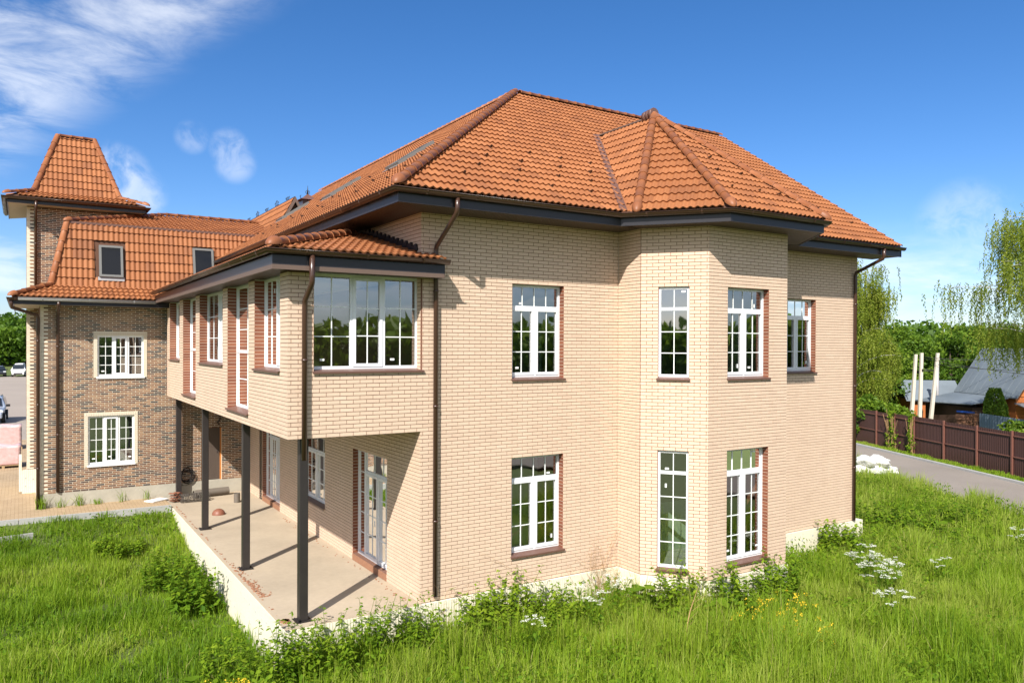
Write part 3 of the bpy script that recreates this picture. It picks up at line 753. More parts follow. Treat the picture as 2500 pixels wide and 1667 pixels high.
wall(HB, 'overhang_end_wall', (-W_, LE), (1, 0), (0, 1), W_, ZE, ZS, pick=False, trim=(.03, 0))
b = MB(); b.box((-W_+.02, .02, ZE+.004), (-.02, LE-.02, ZE+.2)); b.build('overhang_floor', M['concrete_grey'], house)
# interior walls, slabs and boards that show through the glass
b = MB(); b.box((.36, .36, -.1), (13.7, 12, .06)); b.box((.36, .36, 3.30), (13.7, 12, 3.56)); b.box((.36, .36, 7.25), (13.7, 12, 7.5))
for za, zb_ in ((-.1, .06), (3.30, 3.56), (7.25, 7.5)): b.prism([(5.4, .35, za), (5.4, -.55, za), (6.2, -1.55, za), (8.25, -1.55, za), (9.05, -.55, za), (9.05, .35, za)], (0, 0, zb_-za))
b.build('floor_slab', M['floor_in'], house)
for q in (((.36, 4.6, .06), (2.6, 4.75, 3.30)), ((3.7, 4.6, .06), (7.0, 4.75, 3.30)), ((8.2, 4.6, .06), (13.7, 4.75, 3.30)), ((.36, 4.6, 3.56), (1.4, 4.75, 7.25)), ((2.9, 4.6, 3.56), (6.4, 4.75, 7.25)), ((8.6, 4.6, 3.56), (11.0, 4.75, 7.25)), ((12.4, 4.6, 3.56), (13.7, 4.75, 7.25)), ((4.3, .36, .07), (4.45, 4.58, 3.29)), ((4.3, .36, 3.57), (4.45, 4.58, 7.24)),
          ((9.9, .36, .07), (10.05, 4.58, 3.29)), ((9.9, .36, 3.57), (10.05, 4.58, 7.24)), ((4.0, 4.77, .06), (4.15, 13.5, 3.3)), ((.36, 8.8, .07), (3.98, 8.95, 3.29))):
    b = MB(); b.box(*q); b.build('partition_wall', M['plaster'], house)
b = MB(); b.box((XB+.9, .2, .065), (XB+2.4, .26, 1.25)); b.rbox((7.9, -.3, .75), (.9, .05, 1.3), Matrix.Rotation(.35, 3, 'X')); b.build('plasterboard_sheet', M['greenboard'], house)
b = MB(); b.box((3.30, .5, .07), (3.62, .78, 3.28)); b.box((8.35, -1.2, .07), (8.62, -.9, 3.28)); b.build('block_pier', M['block'], house)
b = MB(); b.box((2.0, 1.2, .07), (3.6, 1.9, 1.0)); b.build('block_stack', M['plaster'], house)
b = MB(); b.box((8.30, -1.45, 3.57), (8.36, .2, 5.9)); b.box((3.42, .9, 3.57), (3.48, 3.2, 5.9)); b.build('plasterboard_sheet', M['greenboard'], house)

# plinth of insulation boards with dowels
PL = .045
b = MB(); poly = [(-W_-.03, -.0), (XB, 0), C_, D_, E_, F_, (F_[0], 0), (XG+.22, 0)]
pts = [(x, y, 0) for x, y in [(-W_-.02, 13.3), (-W_-.02, -.02), (XB, -.02), (C_[0], C_[1]), (D_[0], D_[1]), (E_[0], E_[1]), (F_[0], F_[1]), (F_[0], -.02), (XG+.2, -.02), (XG+.2, 6)]]
b.sweep(pts[::-1], [(-PL, -1.45), (-PL, -.012), (.11, -.012), (.11, -1.45)][::-1]); plinth = b.build('plinth', M['eps'], house)
g = MB()
for (O, ud, nd, L) in (((-W_-.02, -.02), (1, 0), (0, -1), XB+W_), (C_, udc, (udc[1], -udc[0]), lcd), (D_, (1, 0), (0, -1), 2.58), ((F_[0], -.02), (1, 0), (0, -1), 4.6), ((-W_-.02, 0), (0, 1), (-1, 0), 13)):
    n = int(L/.42)
    for i in range(n):
        for v in (-.22, -.62):
            u = (i+.5+random.uniform(-.2, .2))*L/n; vv = v+random.uniform(-.06, .06)
            p0 = np.array([O[0]+ud[0]*u+nd[0]*PL, O[1]+ud[1]*u+nd[1]*PL, vv]); nn = np.array([nd[0], nd[1], 0])
            g.tube([p0-nn*.002, p0+nn*.003], .028, 8)
o = g.build('insulation_dowels', M['dowel'], plinth); tag(o, kind='stuff')
# terrace slab
b = MB(); b.prism([(-W_-.05, -.05, -.011), (0.02, -.05, -.011), (0.02, 13.85, -.011), (-W_-.05, 13.85, -.011)], (0, 0, .011))
terr = b.build('terrace_slab', M['concrete'], house)
chips = MB()
for i in range(230):
    y = abs(random.gauss(0, 1))*1.3+2.0 if i < 150 else random.uniform(.1, 12.5); x = -W_+.03+abs(random.gauss(0, .10 if i < 150 else .03)); s = random.uniform(.012, .05)
    R = Matrix.Rotation(random.uniform(0, 6), 3, 'Z'); chips.rbox((x, y, s*.2), (s, s*random.uniform(.4, .9), s*.4), R)
for i in range(25): chips.rbox((-W_+.02+random.uniform(0, .09), .35+random.uniform(-.06, .06), .02), (.07, .05, .05), Matrix.Rotation(i, 3, 'Z'))
for i in range(60): chips.rbox((-.12-abs(random.gauss(0, .06)), random.uniform(.3, 9), .006), (.03, .02, .012), Matrix.Rotation(i, 3, 'Z'))
tag(chips.build('brick_chips', M['rust'], terr), kind='stuff')
for (x, y) in ((-2.24, .30), (-2.33, 4.22), (-2.36, 8.66), (-2.25, 13.62)):
    b = MB(); b.box((x-.08, y-.08, .012), (x+.08, y+.08, ZE-.002)); c = b.build('column', M['steel'], house)
    bv = c.modifiers.new('bevel', 'BEVEL'); bv.width = .008; bv.segments = 2
    b = MB(); b.box((x-.15, y-.15, .001), (x+.15, y+.15, .014))
    for sx in (-1, 1):
        for sy in (-1, 1): b.tube([(x+sx*.115, y+sy*.115, .012), (x+sx*.115, y+sy*.115, .035)], .012, 6)
    b.build('base_plate', M['steel'], c)

# ---- main roof
EV = -.88; ZE_ = 7.95; YR = 5.95; ZR = 12.63; SL = (ZR-ZE_)/(YR-EV); XV = 14.85; YEND = 24.0
def empty_part(name): 
    o = bpy.data.objects.new(name, None); COL.objects.link(o); o.parent = house; o.location = -WOFF[house.name]; WOFF[o.name] = Vector((0, 0, 0)); o.empty_display_size = .2; return o
roof = MB().box((YR, YR-.07, ZR-.35), (XV-.3, YR+.07, ZR-.15)).build('roof', M['deck'], house)
bay_apex = (7.30, 1.33, 11.0); Cp = (4.55, -1.15, ZE_); Dp = (5.77, -2.66, ZE_); Ep = (8.83, -2.66, ZE_); Fp = (10.05, -1.15, ZE_)
def under_bay(p):
    x, y, z = p
    sx = 3.05/2.75; return (z < ZE_+sx*(x-Cp[0])-.12) and (z < ZE_+sx*(Fp[0]-x)-.12) and y < 3.4
E1 = (EV, EV, ZE_); AP = (YR, YR, ZR)
slope(HB, E1, (XV, EV, ZE_), (XV, YR, ZR), [E1, (XV, EV, ZE_), (XV, YR, ZR), AP], roof, skip=under_bay)
slope(HB, (EV, YEND, ZE_), E1, AP, [E1, AP, (YR, YEND, ZR), (EV, YEND, ZE_)], roof)
# hidden rear slopes
slope(HB, (XV, 2*YR-EV, ZE_), (YR, 2*YR-EV, ZE_), (XV, YR, ZR), [(XV, 2*YR-EV, ZE_), (YR, 2*YR-EV, ZE_), (YR, YR, ZR), (XV, YR, ZR)], roof, tiles=False)
slope(HB, (2*YR-EV, YR, ZE_), (2*YR-EV, YEND, ZE_), (YR, YR, ZR), [(YR, YR, ZR), (2*YR-EV, YR, ZE_), (2*YR-EV, YEND, ZE_), (YR, YEND, ZR)], roof, tiles=False)
# bay roof
slope(HB, (Cp[0], EV, ZE_), Cp, bay_apex, [(Cp[0], EV, ZE_), Cp, bay_apex, (7.30, 3.57, 11.0)], roof)
slope(HB, Cp, Dp, bay_apex, [Cp, Dp, bay_apex], roof)
slope(HB, Dp, Ep, bay_apex, [Dp, Ep, bay_apex], roof)
slope(HB, Ep, Fp, bay_apex, [Ep, Fp, bay_apex], roof, pick=False)
slope(HB, Fp, (Fp[0], EV, ZE_), bay_apex, [Fp, (Fp[0], EV, ZE_), (7.30, 3.57, 11.0), bay_apex], roof, pick=False)
b = MB(); b.prism([(4.33, EV, ZE_-.005), (Cp[0], EV, ZE_-.005), (Cp[0], Cp[1], ZE_-.005)], (0, 0, .02)); b.build('roof_deck', M['deck'], roof)
# ridge and hip tiles
def lift(p, h=.05): return (p[0], p[1], p[2]+h)
caps(roof, lift(E1), lift(AP)); caps(roof, lift((YR+.1, YR, ZR), .03), lift((XV-.1, YR, ZR), .03), r=.105, dome=False)
caps(roof, lift((YR, YEND, ZR), .03), lift((YR, YR+.1, ZR), .03), r=.105, dome=False)
caps(roof, lift(Cp), lift(bay_apex), r=.10); caps(roof, lift(Dp), lift(bay_apex), r=.10); caps(roof, lift(Ep), lift(bay_apex), r=.10); caps(roof, lift(Fp), lift(bay_apex), r=.10)
b = MB(); b.sm = True
for i in range(3): b.tube([(7.30, 1.30+.12*i, 11.09+.03*(i == 0)), (7.30, 1.42+.12*i, 11.09+.02*(i < 2))], [.15, .15], 10)
b.build('apex_cap', M['sill'], roof)
b = MB(); b.prism([(7.25, 1.4, 11.03), (7.35, 1.4, 11.03), (7.35, 3.6, 11.03), (7.25, 3.6, 11.03)], (0, 0, .04)); b.build('ridge_trim', M['fascia_edge'], roof)
# valley sheet
va, vt = np.array([4.50, EV-.02, ZE_+.02]), np.array([7.28, 3.57, 11.03])
b = MB(); side = np.array([-.20, .02, .0]); n = 7
for i in range(n):
    p, q = va+(vt-va)*i/n, va+(vt-va)*((i+1.03)/n); h = np.array([0, 0, .035+.004*(i % 2)]); b.prism([p+h, q+h, q+side+h, p+side+h], (0, 0, .006))
b.build('valley_sheet', M['sill'], roof)
# snow guards
gm = MB(); gm.prism([(0, -.006, .0), (.0, -.006, .075), (.08, -.006, .0)], (0, .012, 0)); gm.box((.0, -.028, .0), (.006, .028, .06)); gm.box((0, -.012, -.005), (.12, .012, .002)); gme = gm.mesh('snow_guard', M['gutter'])
def guard(x, y, face):
    if face == 'front': z = ZE_+SL*(y-EV); t = np.array([0, 1, SL]); 
    elif face == 'left': z = ZE_+SL*(x-EV); t = np.array([1, 0, SL])
    else: z = face[0]; t = np.array(face[1])
    t = t/np.linalg.norm(t); yv = np.cross((0, 0, 1), t); yv /= np.linalg.norm(yv); zv = np.cross(t, yv)
    o = link('snow_guard', gme, roof, local=True, loc=Vector(np.array([x, y, z])+zv*.055)); o.rotation_euler = Matrix(np.stack([t, yv, zv], 1).tolist()).to_euler()
for x, y in ((2.41, 1.42), (1.99, .9), (1.49, .36), (.87, -.13), (3.46, 1.42), (2.89, .88), (2.5, .36), (2.09, -.19), (4.35, 1.4), (3.96, .88), (3.54, .35), (2.97, -.2),
             (5.23, 1.38), (4.85, .87), (4.45, .35), (4.03, -.2), (10.9, 1.2), (11.5, .6), (12.2, 1.2), (12.6, .2), (13.3, .8), (13.9, .1)): guard(x, y, 'front')
for i in range(4):
    for j in range(7): guard(.0+.55*i+.1*(j % 2), 1.6+2.1*j+.3*i, 'left')
sd_ = (11.0-ZE_)/(1.33+2.66)
for x, y in ((7.3, -.6), (6.9, -1.2), (7.7, -1.2), (6.6, -1.9), (7.5, -1.9), (8.2, -1.9)): guard(x, y, (ZE_+sd_*(y+2.66), (0, 1, sd_)))
# roof windows on the left slope
def roofwin(P, ud, vd, n, w, h, part, m='glass_dark'):
    P, ud, vd, n = (np.array(q, float) for q in (P, ud, vd, n)); R = np.stack([ud, vd, n], 1); t = .07
    b = MB()
    for c, s in (((0, -h/2), (w+t, t)), ((0, h/2), (w+t, t)), ((-w/2, 0), (t, h-t)), ((w/2, 0), (t, h-t))):
        b.rbox(P+ud*c[0]+vd*c[1]+n*.07, (s[0], s[1], .11), R)
    o = b.build('roof_window', M['zinc_frame'], part)
    b = MB(); q = [P+n*.105+ud*a*w/2+vd*c*h/2 for a, c in ((-1, -1), (1, -1), (1, 1), (-1, 1))]; b.poly(q); b.build('pane', M[m], o)
    b = MB(); b.rbox(P+vd*(-h/2-.09)+n*.055, (w+.14, .12, .012), R); b.build('flashing', M['zinc_gutter'], o)
    b = MB(); b.rbox(P+n*.02, (w-.05, h-.05, .02), R); b.build('blind', M['dark'], o)
    return o
M['zinc_frame'] = mat('grey_roof_window_frame', (.16, .16, .15), .4, var=.1)
vl = np.array([1, 0, SL])/math.hypot(1, SL); nl = np.array([-SL, 0, 1])/math.hypot(1, SL)
for (x, y) in ((2.05, 4.9), (2.1, 10.2), (2.1, 15.5)): roofwin((x, y, ZE_+SL*(x-EV)+.02), (0, -1, 0), vl, nl, .78, 1.15, roof)
# eaves: fascia, gutter, soffit, pipes
eave = [(XV, EV), (10.27, EV), (8.83, -2.66), (5.77, -2.66), (4.33, EV), (EV, EV), (EV, YEND)]
# direction right-to-left keeps outside on the right hand? (travel -x: right is +y) -> reverse
ep = [(x, y, 0) for x, y in eave][::-1]
fascia(roof, ep, 7.93, 7.66); gutter(roof, [(x, y, 7.90) for x, y, _ in ep])
wl = [(XG, 0), (F_[0], 0), (F_[0], -.764), (E_[0], -1.916), (D_[0], -1.916), C_, (XB, 0), (0, 0), (0, 13.6)]
z = 7.672
def q3(*p): return [(x, y, z) for x, y in p]
soffit(roof, [q3((XV, EV+.03), (10.25, EV+.03), (F_[0]+.3, .04), (XV, .04)), q3((10.25, EV+.03), (8.82, -2.63), (8.50, -1.90), (9.40, -.72)), q3((10.25, EV+.03), (9.9, -.6), (9.42, .02), (9.9, .03)),
              q3((8.82, -2.63), (5.78, -2.63), (5.95, -1.88), (8.50, -1.88)), q3((5.78, -2.63), (4.35, EV+.03), (5.03, -.74), (5.95, -1.90)), q3((4.6, -.95), (4.35, EV+.03), (5.0, .03), (5.03, -.74)),
              q3((4.35, EV+.03), (EV+.03, EV+.03), (.03, .03), (5.0, .03)), q3((EV+.03, EV+.03), (EV+.03, 13.6), (.03, 13.6), (.03, .03))])
b = MB(); b.prism([(XV-.02, EV, ZE_-.28), (XV-.02, EV, ZE_-.02), (XV-.02, YR, ZR-.02), (XV-.02, YR, ZR-.28)], (-.03, 0, 0)); b.build('verge_board', M['fascia'], roof)
downpipe(roof, [(.29, EV-.075, 7.84), (.29, EV-.075, 7.62), (.29, EV-.04, 7.55), (.29, -.10, 7.02), (.29, -.075, 6.93), (.29, -.075, .12)])
downpipe(roof, [(13.88, EV-.075, 7.84), (13.88, EV-.075, 7.62), (13.88, EV-.04, 7.55), (13.88, -.10, 7.22), (13.88, -.075, 7.13), (13.88, -.075, .02)])
# ---- low roof over the overhang
low = MB().box((-.25, 3.4, 7.28), (-.08, 13.0, 7.42)).build('overhang_roof', M['deck'], house)
X0, Y0_, ZL = -3.0, -.42, 6.72; HX, HY, HZ = 0.0, 3.09, 7.58
slope(HB, (X0, Y0_, ZL), (HX, Y0_, ZL), (HX, HY, HZ), [(X0, Y0_, ZL), (HX, Y0_, ZL), (HX, HY, HZ)], low)
sf = (HZ-ZL)/(HY-Y0_)
slope(HB, (X0, Y0_, ZL), (HX, Y0_, ZL), (HX, HY, HZ), [(HX, Y0_, ZL), (.33, Y0_, ZL), (.33, -.02, ZL+sf*.40), (HX, -.02, ZL+sf*.40)], low)
slope(HB, (X0, 13.25, ZL), (X0, Y0_, ZL), (HX, HY, HZ), [(X0, Y0_, ZL), (HX, HY, HZ), (HX, 13.25, HZ), (X0, 13.25, ZL)], low)
caps(low, (X0+.02, Y0_+.02, ZL+.05), (HX-.45, HY-.52, HZ-.08), r=.118)
b = MB()
for i in range(14):
    t = i/14; b.rbox((-.03, 3.1*(1-t)+.05, ZL+sf*(3.1*(1-t)+.05-Y0_)+.09), (.05, .26, .13), Matrix.Rotation(-.24, 3, 'X'))
b.build('wall_flashing', M['fascia'], low)
ep2 = [(X0, 13.3, 0), (X0, Y0_, 0), (.30, Y0_, 0)]
fascia(low, ep2, 6.62, 6.45); b = MB(); b.sweep(ep2, [(.004, 6.37), (.004, 6.45), (-.03, 6.45), (-.03, 6.37)]); b.build('fascia_board', M['fascia_edge'], low)
b = MB(); b.box((.285, Y0_+.004, 6.372), (.31, -.03, 6.66)); b.build('fascia_board', M['fascia'], low)
gutter(low, [(x, y, 6.70) for x, y, _ in [(X0, 13.3, 0), (X0, Y0_, 0), (.36, Y0_, 0)]])
z = 6.395
soffit(low, [q3((.28, Y0_+.03), (X0+.03, Y0_+.03), (-W_+.02, .06), (.28, .06)), q3((X0+.03, Y0_+.03), (X0+.03, 13.3), (-W_+.14, 13.3), (-W_+.14, .06))])
b = MB(); b.box((-W_+.1, .1, 6.43), (0.25, 13.5, 6.50)); b.build('overhang_ceiling', M['plaster'], low)
downpipe(low, [(-2.33, Y0_-.075, 6.64), (-2.33, Y0_-.075, 6.20), (-2.33, Y0_-.04, 6.12), (-2.33, -.11, 5.88), (-2.33, -.075, 5.76), (-2.33, -.075, 3.0)])
tag(LINERS.build('jamb_mortar', M['light_mortar'], house), kind='stuff')
finish_bricks(HB, [M['brick'], M['quoin'], M['brown_brick']])
finish_tiles(HB)

# ------------------------------------------------------------------ the brown brick house with the tower
dark = thing('tower_house', 'brown mixed-brick house with cream quoins, mansard roof and square corner tower', 'house', (-3.0, 16.0, 0.0))
HD = House(dark)
DB = (.061, .222, .2085, .0475); YD = 13.9; ZD0, ZD1 = .45, 6.30; XL = -6.14
DF = ((XL, YD), (1, 0), (0, -1)); LD = 6.10
lw = (1.18+.10, 2.70-.10, 1.13+.08, 2.89-.11); uw = (1.44+.10, 2.97-.10, 3.93+.06, 5.44-.11); dr = (4.64, 5.31, .45, 2.24)
def cover(o, t=.105, bot=.02): return (o[0]-t, o[1]+t, o[2]-bot, o[3]+t)
wall(HD, 'front_wall', *DF, LD, ZD0, ZD1, [lw, uw, dr], mats=('light_mortar',), bond=DB, nobrick=[cover(lw), cover(uw)], zb=ZD0, quoin=(.20, .135), phase=-.03, proud=.006)
TRI = [(0, .34, 0, 1, 2, 4, False), (.34, .66, 0, 1, 2, 4, True), (.66, 1, 0, 1, 2, 4, False)]
for o in (lw, uw):
    fr = window(HD, None, *DF, *o, .05, TRI, sillm='pvc')
    # cream surround of small upright tiles
    b = MB(); t = .10
    n = int((o[1]-o[0]+2*t)/.066)
    for i in range(n): a = o[0]-t+(o[1]-o[0]+2*t)*i/n; b.obox(*DF, a+.003, a+(o[1]-o[0]+2*t)/n-.003, -.02, .012, o[3]+.003, o[3]+t)
    m = int((o[3]-o[2])/.066)
    for i in range(m):
        v = o[2]+(o[3]-o[2])*i/m; v2 = v+(o[3]-o[2])/m
        b.obox(*DF, o[0]-t, o[0]-.002, -.02, .012, v+.003, v2-.003); b.obox(*DF, o[1]+.002, o[1]+t, -.02, .012, v+.003, v2-.003)
    q = b.build('window_surround', M['quoin'], fr); tag(q, kind='stuff')
b = MB(); b.obox(*DF, .0, LD, -.3, .022, -.25, ZD0-.004); b.build('plinth', M['concrete_grey'], dark)
d = MB(); d.obox(*DF, dr[0]+.03, dr[1]-.05, -.16, -.10, dr[2]+.01, dr[3]-.02); dd = d.build('steel_door', mat('patterned_door_leaf', (.085, .060, .045), .6, var=.6, nscale=40, bump=.8, bscale=70), dark)
b = MB(); b.obox(*DF, dr[1]-.05, dr[1], -.17, -.06, dr[2], dr[3]); b.obox(*DF, dr[0], dr[0]+.03, -.17, -.06, dr[2], dr[3]); b.obox(*DF, dr[0]+.03, dr[1]-.05, -.17, -.06, dr[3]-.02, dr[3]); b.build('door_frame', mat('orange_foam', (.45, .17, .04), .8, var=.2), dd)
b = MB(); b.tube([(XL+dr[1]-.14, YD+.03, 1.35), (XL+dr[1]-.14, YD+.03, 1.47)], .012, 6); b.build('door_handle', M['dark'], dd)
wall(HD, 'side_wall', (XL, YD), (0, 1), (-1, 0), 3.2, ZD0, ZD1, mats=('light_mortar',), bond=DB, trim=(.031, 0), zb=ZD0, pick=False, quoin=(.20, .135), proud=.006)
b = MB(); b.box((-3.4, 14.3, .2), (-.4, 17.0, .3)); b.box((-6.0, 15.7, .3), (-.3, 15.85, 6.2)); b.box((-6.0, 14.3, 3.2), (-.3, 15.6, 3.4)); b.build('room_partition', M['plaster'], dark)
# tower
TF_ = ((-6.48, 17.0), (1, 0), (0, -1))
wall(HD, 'tower_front_wall', *TF_, 2.98, .84, 9.66, mats=('light_mortar',), bond=DB, zb=ZD0, quoin=(.27, .15), proud=.006, phase=-.02)
wall(HD, 'tower_side_wall', (-6.48, 17.0), (0, 1), (-1, 0), 3.0, .84, 9.66, mats=('light_mortar',), bond=DB, zb=ZD0, trim=(.031, 0), pick=False, quoin=(.27, .15), proud=.006)
wall(HD, 'tower_side_wall', (-3.5, 17.0), (0, 1), (1, 0), 3.0, .84, 9.66, mats=('light_mortar',), bond=DB, zb=ZD0, trim=(.031, 0), pick=False, proud=.006)
b = MB(); b.box((-6.45, 17.03, -.1), (-3.55, 20, .835)); b.build('plinth', M['concrete_grey'], dark)
b = MB(); b.box((-6.62, 16.90, .02), (-6.16, 16.99, .82)); b.box((-6.70, 16.9, .1), (-6.62, 18.6, 1.15)); b.box((-6.22, 13.86, -.08), (-6.16, 16.88, .40)); q = b.build('insulation_board', M['eps'], dark)
b = MB()
for x, z in ((-6.52, .55), (-6.3, .5), (-6.52, .28)): b.tube([(x, 16.905, z), (x, 16.895, z)], .03, 8)
b.build('insulation_dowels', M['dowel'], q)
tr = MB().box((-5.4, 18.43, 12.05), (-4.5, 18.57, 12.2)).build('tower_roof', M['deck'], dark)
ex0, ex1, ey0, ey1, ez = -7.03, -2.90, 16.42, 20.58, 9.92
k0, k1, ky0, ky1, kz = -6.27, -3.66, 17.18, 19.82, 10.20; t0, t1, ty, tz = -5.53, -4.37, 18.5, 12.45
slope(HD, (ex0, ey0, ez), (ex1, ey0, ez), (k1, ky0, kz), [(ex0, ey0, ez), (ex1, ey0, ez), (k1, ky0, kz), (k0, ky0, kz)], tr)
slope(HD, (k0, ky0, kz), (k1, ky0, kz), (t1, ty, tz), [(k0, ky0, kz), (k1, ky0, kz), (t1, ty, tz), (t0, ty, tz)], tr)
for P in ([(ex0, ey1, ez), (ex0, ey0, ez), (k0, ky0, kz), (k0, ky1, kz)], [(k0, ky1, kz), (k0, ky0, kz), (t0, ty, tz)], [(ex1, ey0, ez), (ex1, ey1, ez), (k1, ky1, kz), (k1, ky0, kz)], [(k1, ky0, kz), (k1, ky1, kz), (t1, ty, tz)],
          [(ex1, ey1, ez), (ex0, ey1, ez), (k0, ky1, kz), (k1, ky1, kz)], [(k1, ky1, kz), (k0, ky1, kz), (t0, ty, tz), (t1, ty, tz)]):
    slope(HD, P[0], P[1], P[2], P, tr, pick=False)
for A, B, dm in (((ex0, ey0, ez), (k0, ky0, kz), True), ((k0, ky0, kz), (t0, ty, tz), False), ((ex1, ey0, ez), (k1, ky0, kz), True), ((k1, ky0, kz), (t1, ty, tz), False), ((t0, ty, tz), (t1, ty, tz), False)):
    caps(tr, lift(A, .03), lift(B, .03), r=.095, step=.36, dome=dm)
path = [(ex0, ey1, 0), (ex0, ey0, 0), (ex1, ey0, 0), (ex1, ey1, 0)]
fascia(tr, path, 9.88, 9.68); gutter(tr, [(x, y, 9.86) for x, y, _ in path])
z = 9.69; soffit(tr, [q3((ex1-.03, ey0+.03), (ex0+.03, ey0+.03), (-6.46, 17.0), (-3.5, 17.0)), q3((ex0+.03, ey0+.03), (ex0+.03, ey1), (-6.46, 20.0), (-6.46, 17.0)), q3((ex1-.03, ey1), (ex1-.03, ey0+.03), (-3.5, 17.0), (-3.5, 20))], m='soffit_light')
downpipe(tr, [(-6.22, ey0-.07, 9.8), (-6.22, ey0-.07, 9.5), (-6.22, 16.85, 9.35), (-6.22, 16.93, 9.2), (-6.22, 16.93, 7.0)], r=.045)
# mansard roof
mr = MB().box((-2.0, 17.9, 9.5), (1.3, 18.04, 9.68)).build('mansard_roof', M['deck'], dark)
a0, ay, az = -6.84, 13.18, 6.44; b0, by, bz = -5.85, 14.17, 6.84; c0, cy_, cz = -5.38, 14.64, 8.93; hx, hy, hz = -2.05, 17.97, 9.86; xr = 1.4
slope(HD, (a0, ay, az), (xr, ay, az), (b0, by, bz), [(a0, ay, az), (xr, ay, az), (xr, by, bz), (b0, by, bz)], mr)
slope(HD, (b0, by, bz), (xr, by, bz), (c0, cy_, cz), [(b0, by, bz), (xr, by, bz), (xr, cy_, cz), (c0, cy_, cz)], mr, skip=lambda p: (-4.58 < p[0] < -3.78 and 7.10 < p[2] < 8.30) or (-1.75 < p[0] < -1.0 and 7.40 < p[2] < 8.38))
slope(HD, (c0, cy_, cz), (xr, cy_, cz), (hx, hy, hz), [(c0, cy_, cz), (xr, cy_, cz), (xr, hy, hz), (hx, hy, hz)], mr)
for P in ([(a0, 20, az), (a0, ay, az), (b0, by, bz), (b0, 20, bz)], [(b0, 20, bz), (b0, by, bz), (c0, cy_, cz), (c0, 20, cz)], [(c0, 21.3, cz), (c0, cy_, cz), (hx, hy, hz)]):
    slope(HD, P[0], P[1], P[2], P, mr, pick=False)
slope(HD, (xr, 21.3, cz), (c0, 21.3, cz), (hx, hy, hz), [(xr, 21.3, cz), (c0, 21.3, cz), (hx, hy, hz), (xr, hy, hz)], mr, tiles=False)
for A, B, dm in (((a0, ay, az), (b0, by, bz), True), ((b0, by, bz), (c0, cy_, cz), False), ((c0, cy_, cz), (hx, hy, hz), True), ((hx, hy, hz), (xr, hy, hz), False)):
    caps(mr, lift(A, .03), lift(B, .03), r=.10, step=.36, dome=dm)
b = MB(); b.box((c0-.02, cy_-.06, cz-.035), (xr, cy_-.01, cz+.04)); b.build('mansard_trim', M['sill'], mr)
path = [(a0, 20, 0), (a0, ay, 0), (-2.4, ay, 0)]
fascia(mr, path, 6.40, 6.22); gutter(mr, [(a0, 20, 6.40), (a0, ay, 6.40), (a0+.12, ay, 6.40)]); gutter(mr, [(a0+.13, ay, 6.40), (-3.02, ay, 6.40)], m='zinc_gutter')
z = 6.235; soffit(mr, [q3((-2.4, ay+.03), (a0+.03, ay+.03), (XL, YD+.02), (-2.4, YD+.02)), q3((a0+.03, ay+.03), (a0+.03, 17), (XL+.02, 17), (XL+.02, YD))], m='soffit_light')
vs_ = np.array([0, cy_-by, cz-bz]); vs_ = vs_/np.linalg.norm(vs_); ns_ = np.cross((1, 0, 0), vs_)
for (x, zz, w, h) in ((-4.18, 7.70, .62, .98), (-1.36, 7.84, .60, .90)):
    f = (zz-bz)/(cz-bz); rw = roofwin((x, by+(cy_-by)*f, zz), (1, 0, 0), vs_, ns_, w, h, mr)
downpipe(mr, [(-5.68, ay-.06, 6.33), (-5.68, ay-.06, 6.2), (-5.68, YD-.10, 6.02), (-5.68, YD-.065, 5.92), (-5.68, YD-.065, .50)], r=.05)
downpipe(mr, [(a0-.05, ay-.05, 6.32), (a0-.02, ay+.05, 6.12), (-6.22, YD-.10, 5.92), (-6.20, YD-.075, 5.82), (-6.20, YD-.075, .0)], r=.05)
# roof ridge behind with iron cresting, gable and small turret
gb = MB().box((2.24, 16.3, 10.2), (2.36, 26.5, 10.36)).build('gable_roof', M['deck'], dark)
gx, gy, gz, gy2 = 2.30, 16.0, 10.70, 27.0; rise = 1.85
slope(HD, (gx-1.6, gy2, gz-1.6*rise), (gx-1.6, gy, gz-1.6*rise), (gx, gy, gz), [(gx-1.6, gy2, gz-1.6*rise), (gx-1.6, gy, gz-1.6*rise), (gx, gy, gz), (gx, gy2, gz)], gb, pick=False)
slope(HD, (gx+1.6, gy, gz-1.6*rise), (gx+1.6, gy2, gz-1.6*rise), (gx, gy, gz), [(gx+1.6, gy, gz-1.6*rise), (gx+1.6, gy2, gz-1.6*rise), (gx, gy2, gz), (gx, gy, gz)], gb, tiles=False)
b = MB()
for s in (-1, 1): b.prism([(gx, gy-.06, gz+.06), (gx+s*1.2, gy-.06, gz+.06-1.2*rise), (gx+s*1.2-s*.09, gy-.06, gz+.02-1.2*rise), (gx, gy-.06, gz-.14)], (0, .12, 0))
b.build('bargeboard', M['fascia_edge'], gb)
b = MB(); b.prism([(gx, gy+.03, gz-.10), (gx+.6, gy+.03, gz-.1-.6*rise), (gx-.6, gy+.03, gz-.1-.6*rise)], (0, .02, 0)); b.build('gable_pane', M['glass_dark'], gb)
b = MB(); b.box((gx-.02, gy, gz+.03), (gx+.02, gy2, gz+.07))
for i in range(7):
    y = gy+1.0+1.55*i; s = .75 if i % 2 else .5
    for k in (-1, 1):
        pts = [(gx, y+k*(.05+.16*s*math.sin(t)), gz+.06+.30*s*t/3.0) for t in np.linspace(0, 3.0, 9)]; b.tube(pts, .009, 5)
        pts = [(gx, y+k*(.22+.08*math.cos(t)*s), gz+.16+.09*math.sin(t)*s) for t in np.linspace(0, 5.5, 10)]; b.tube(pts, .008, 5)
    b.tube([(gx, y, gz+.05), (gx, y, gz+.42*s)], .010, 5)
b.build('roof_cresting', M['dark'], gb)
tx, ty_ = 3.42, 18.0
b = MB(); b.box((tx-.30, ty_-.30, 10.2), (tx+.30, ty_+.30, 11.02)); t_ = b.build('turret', M['gutter'], dark)
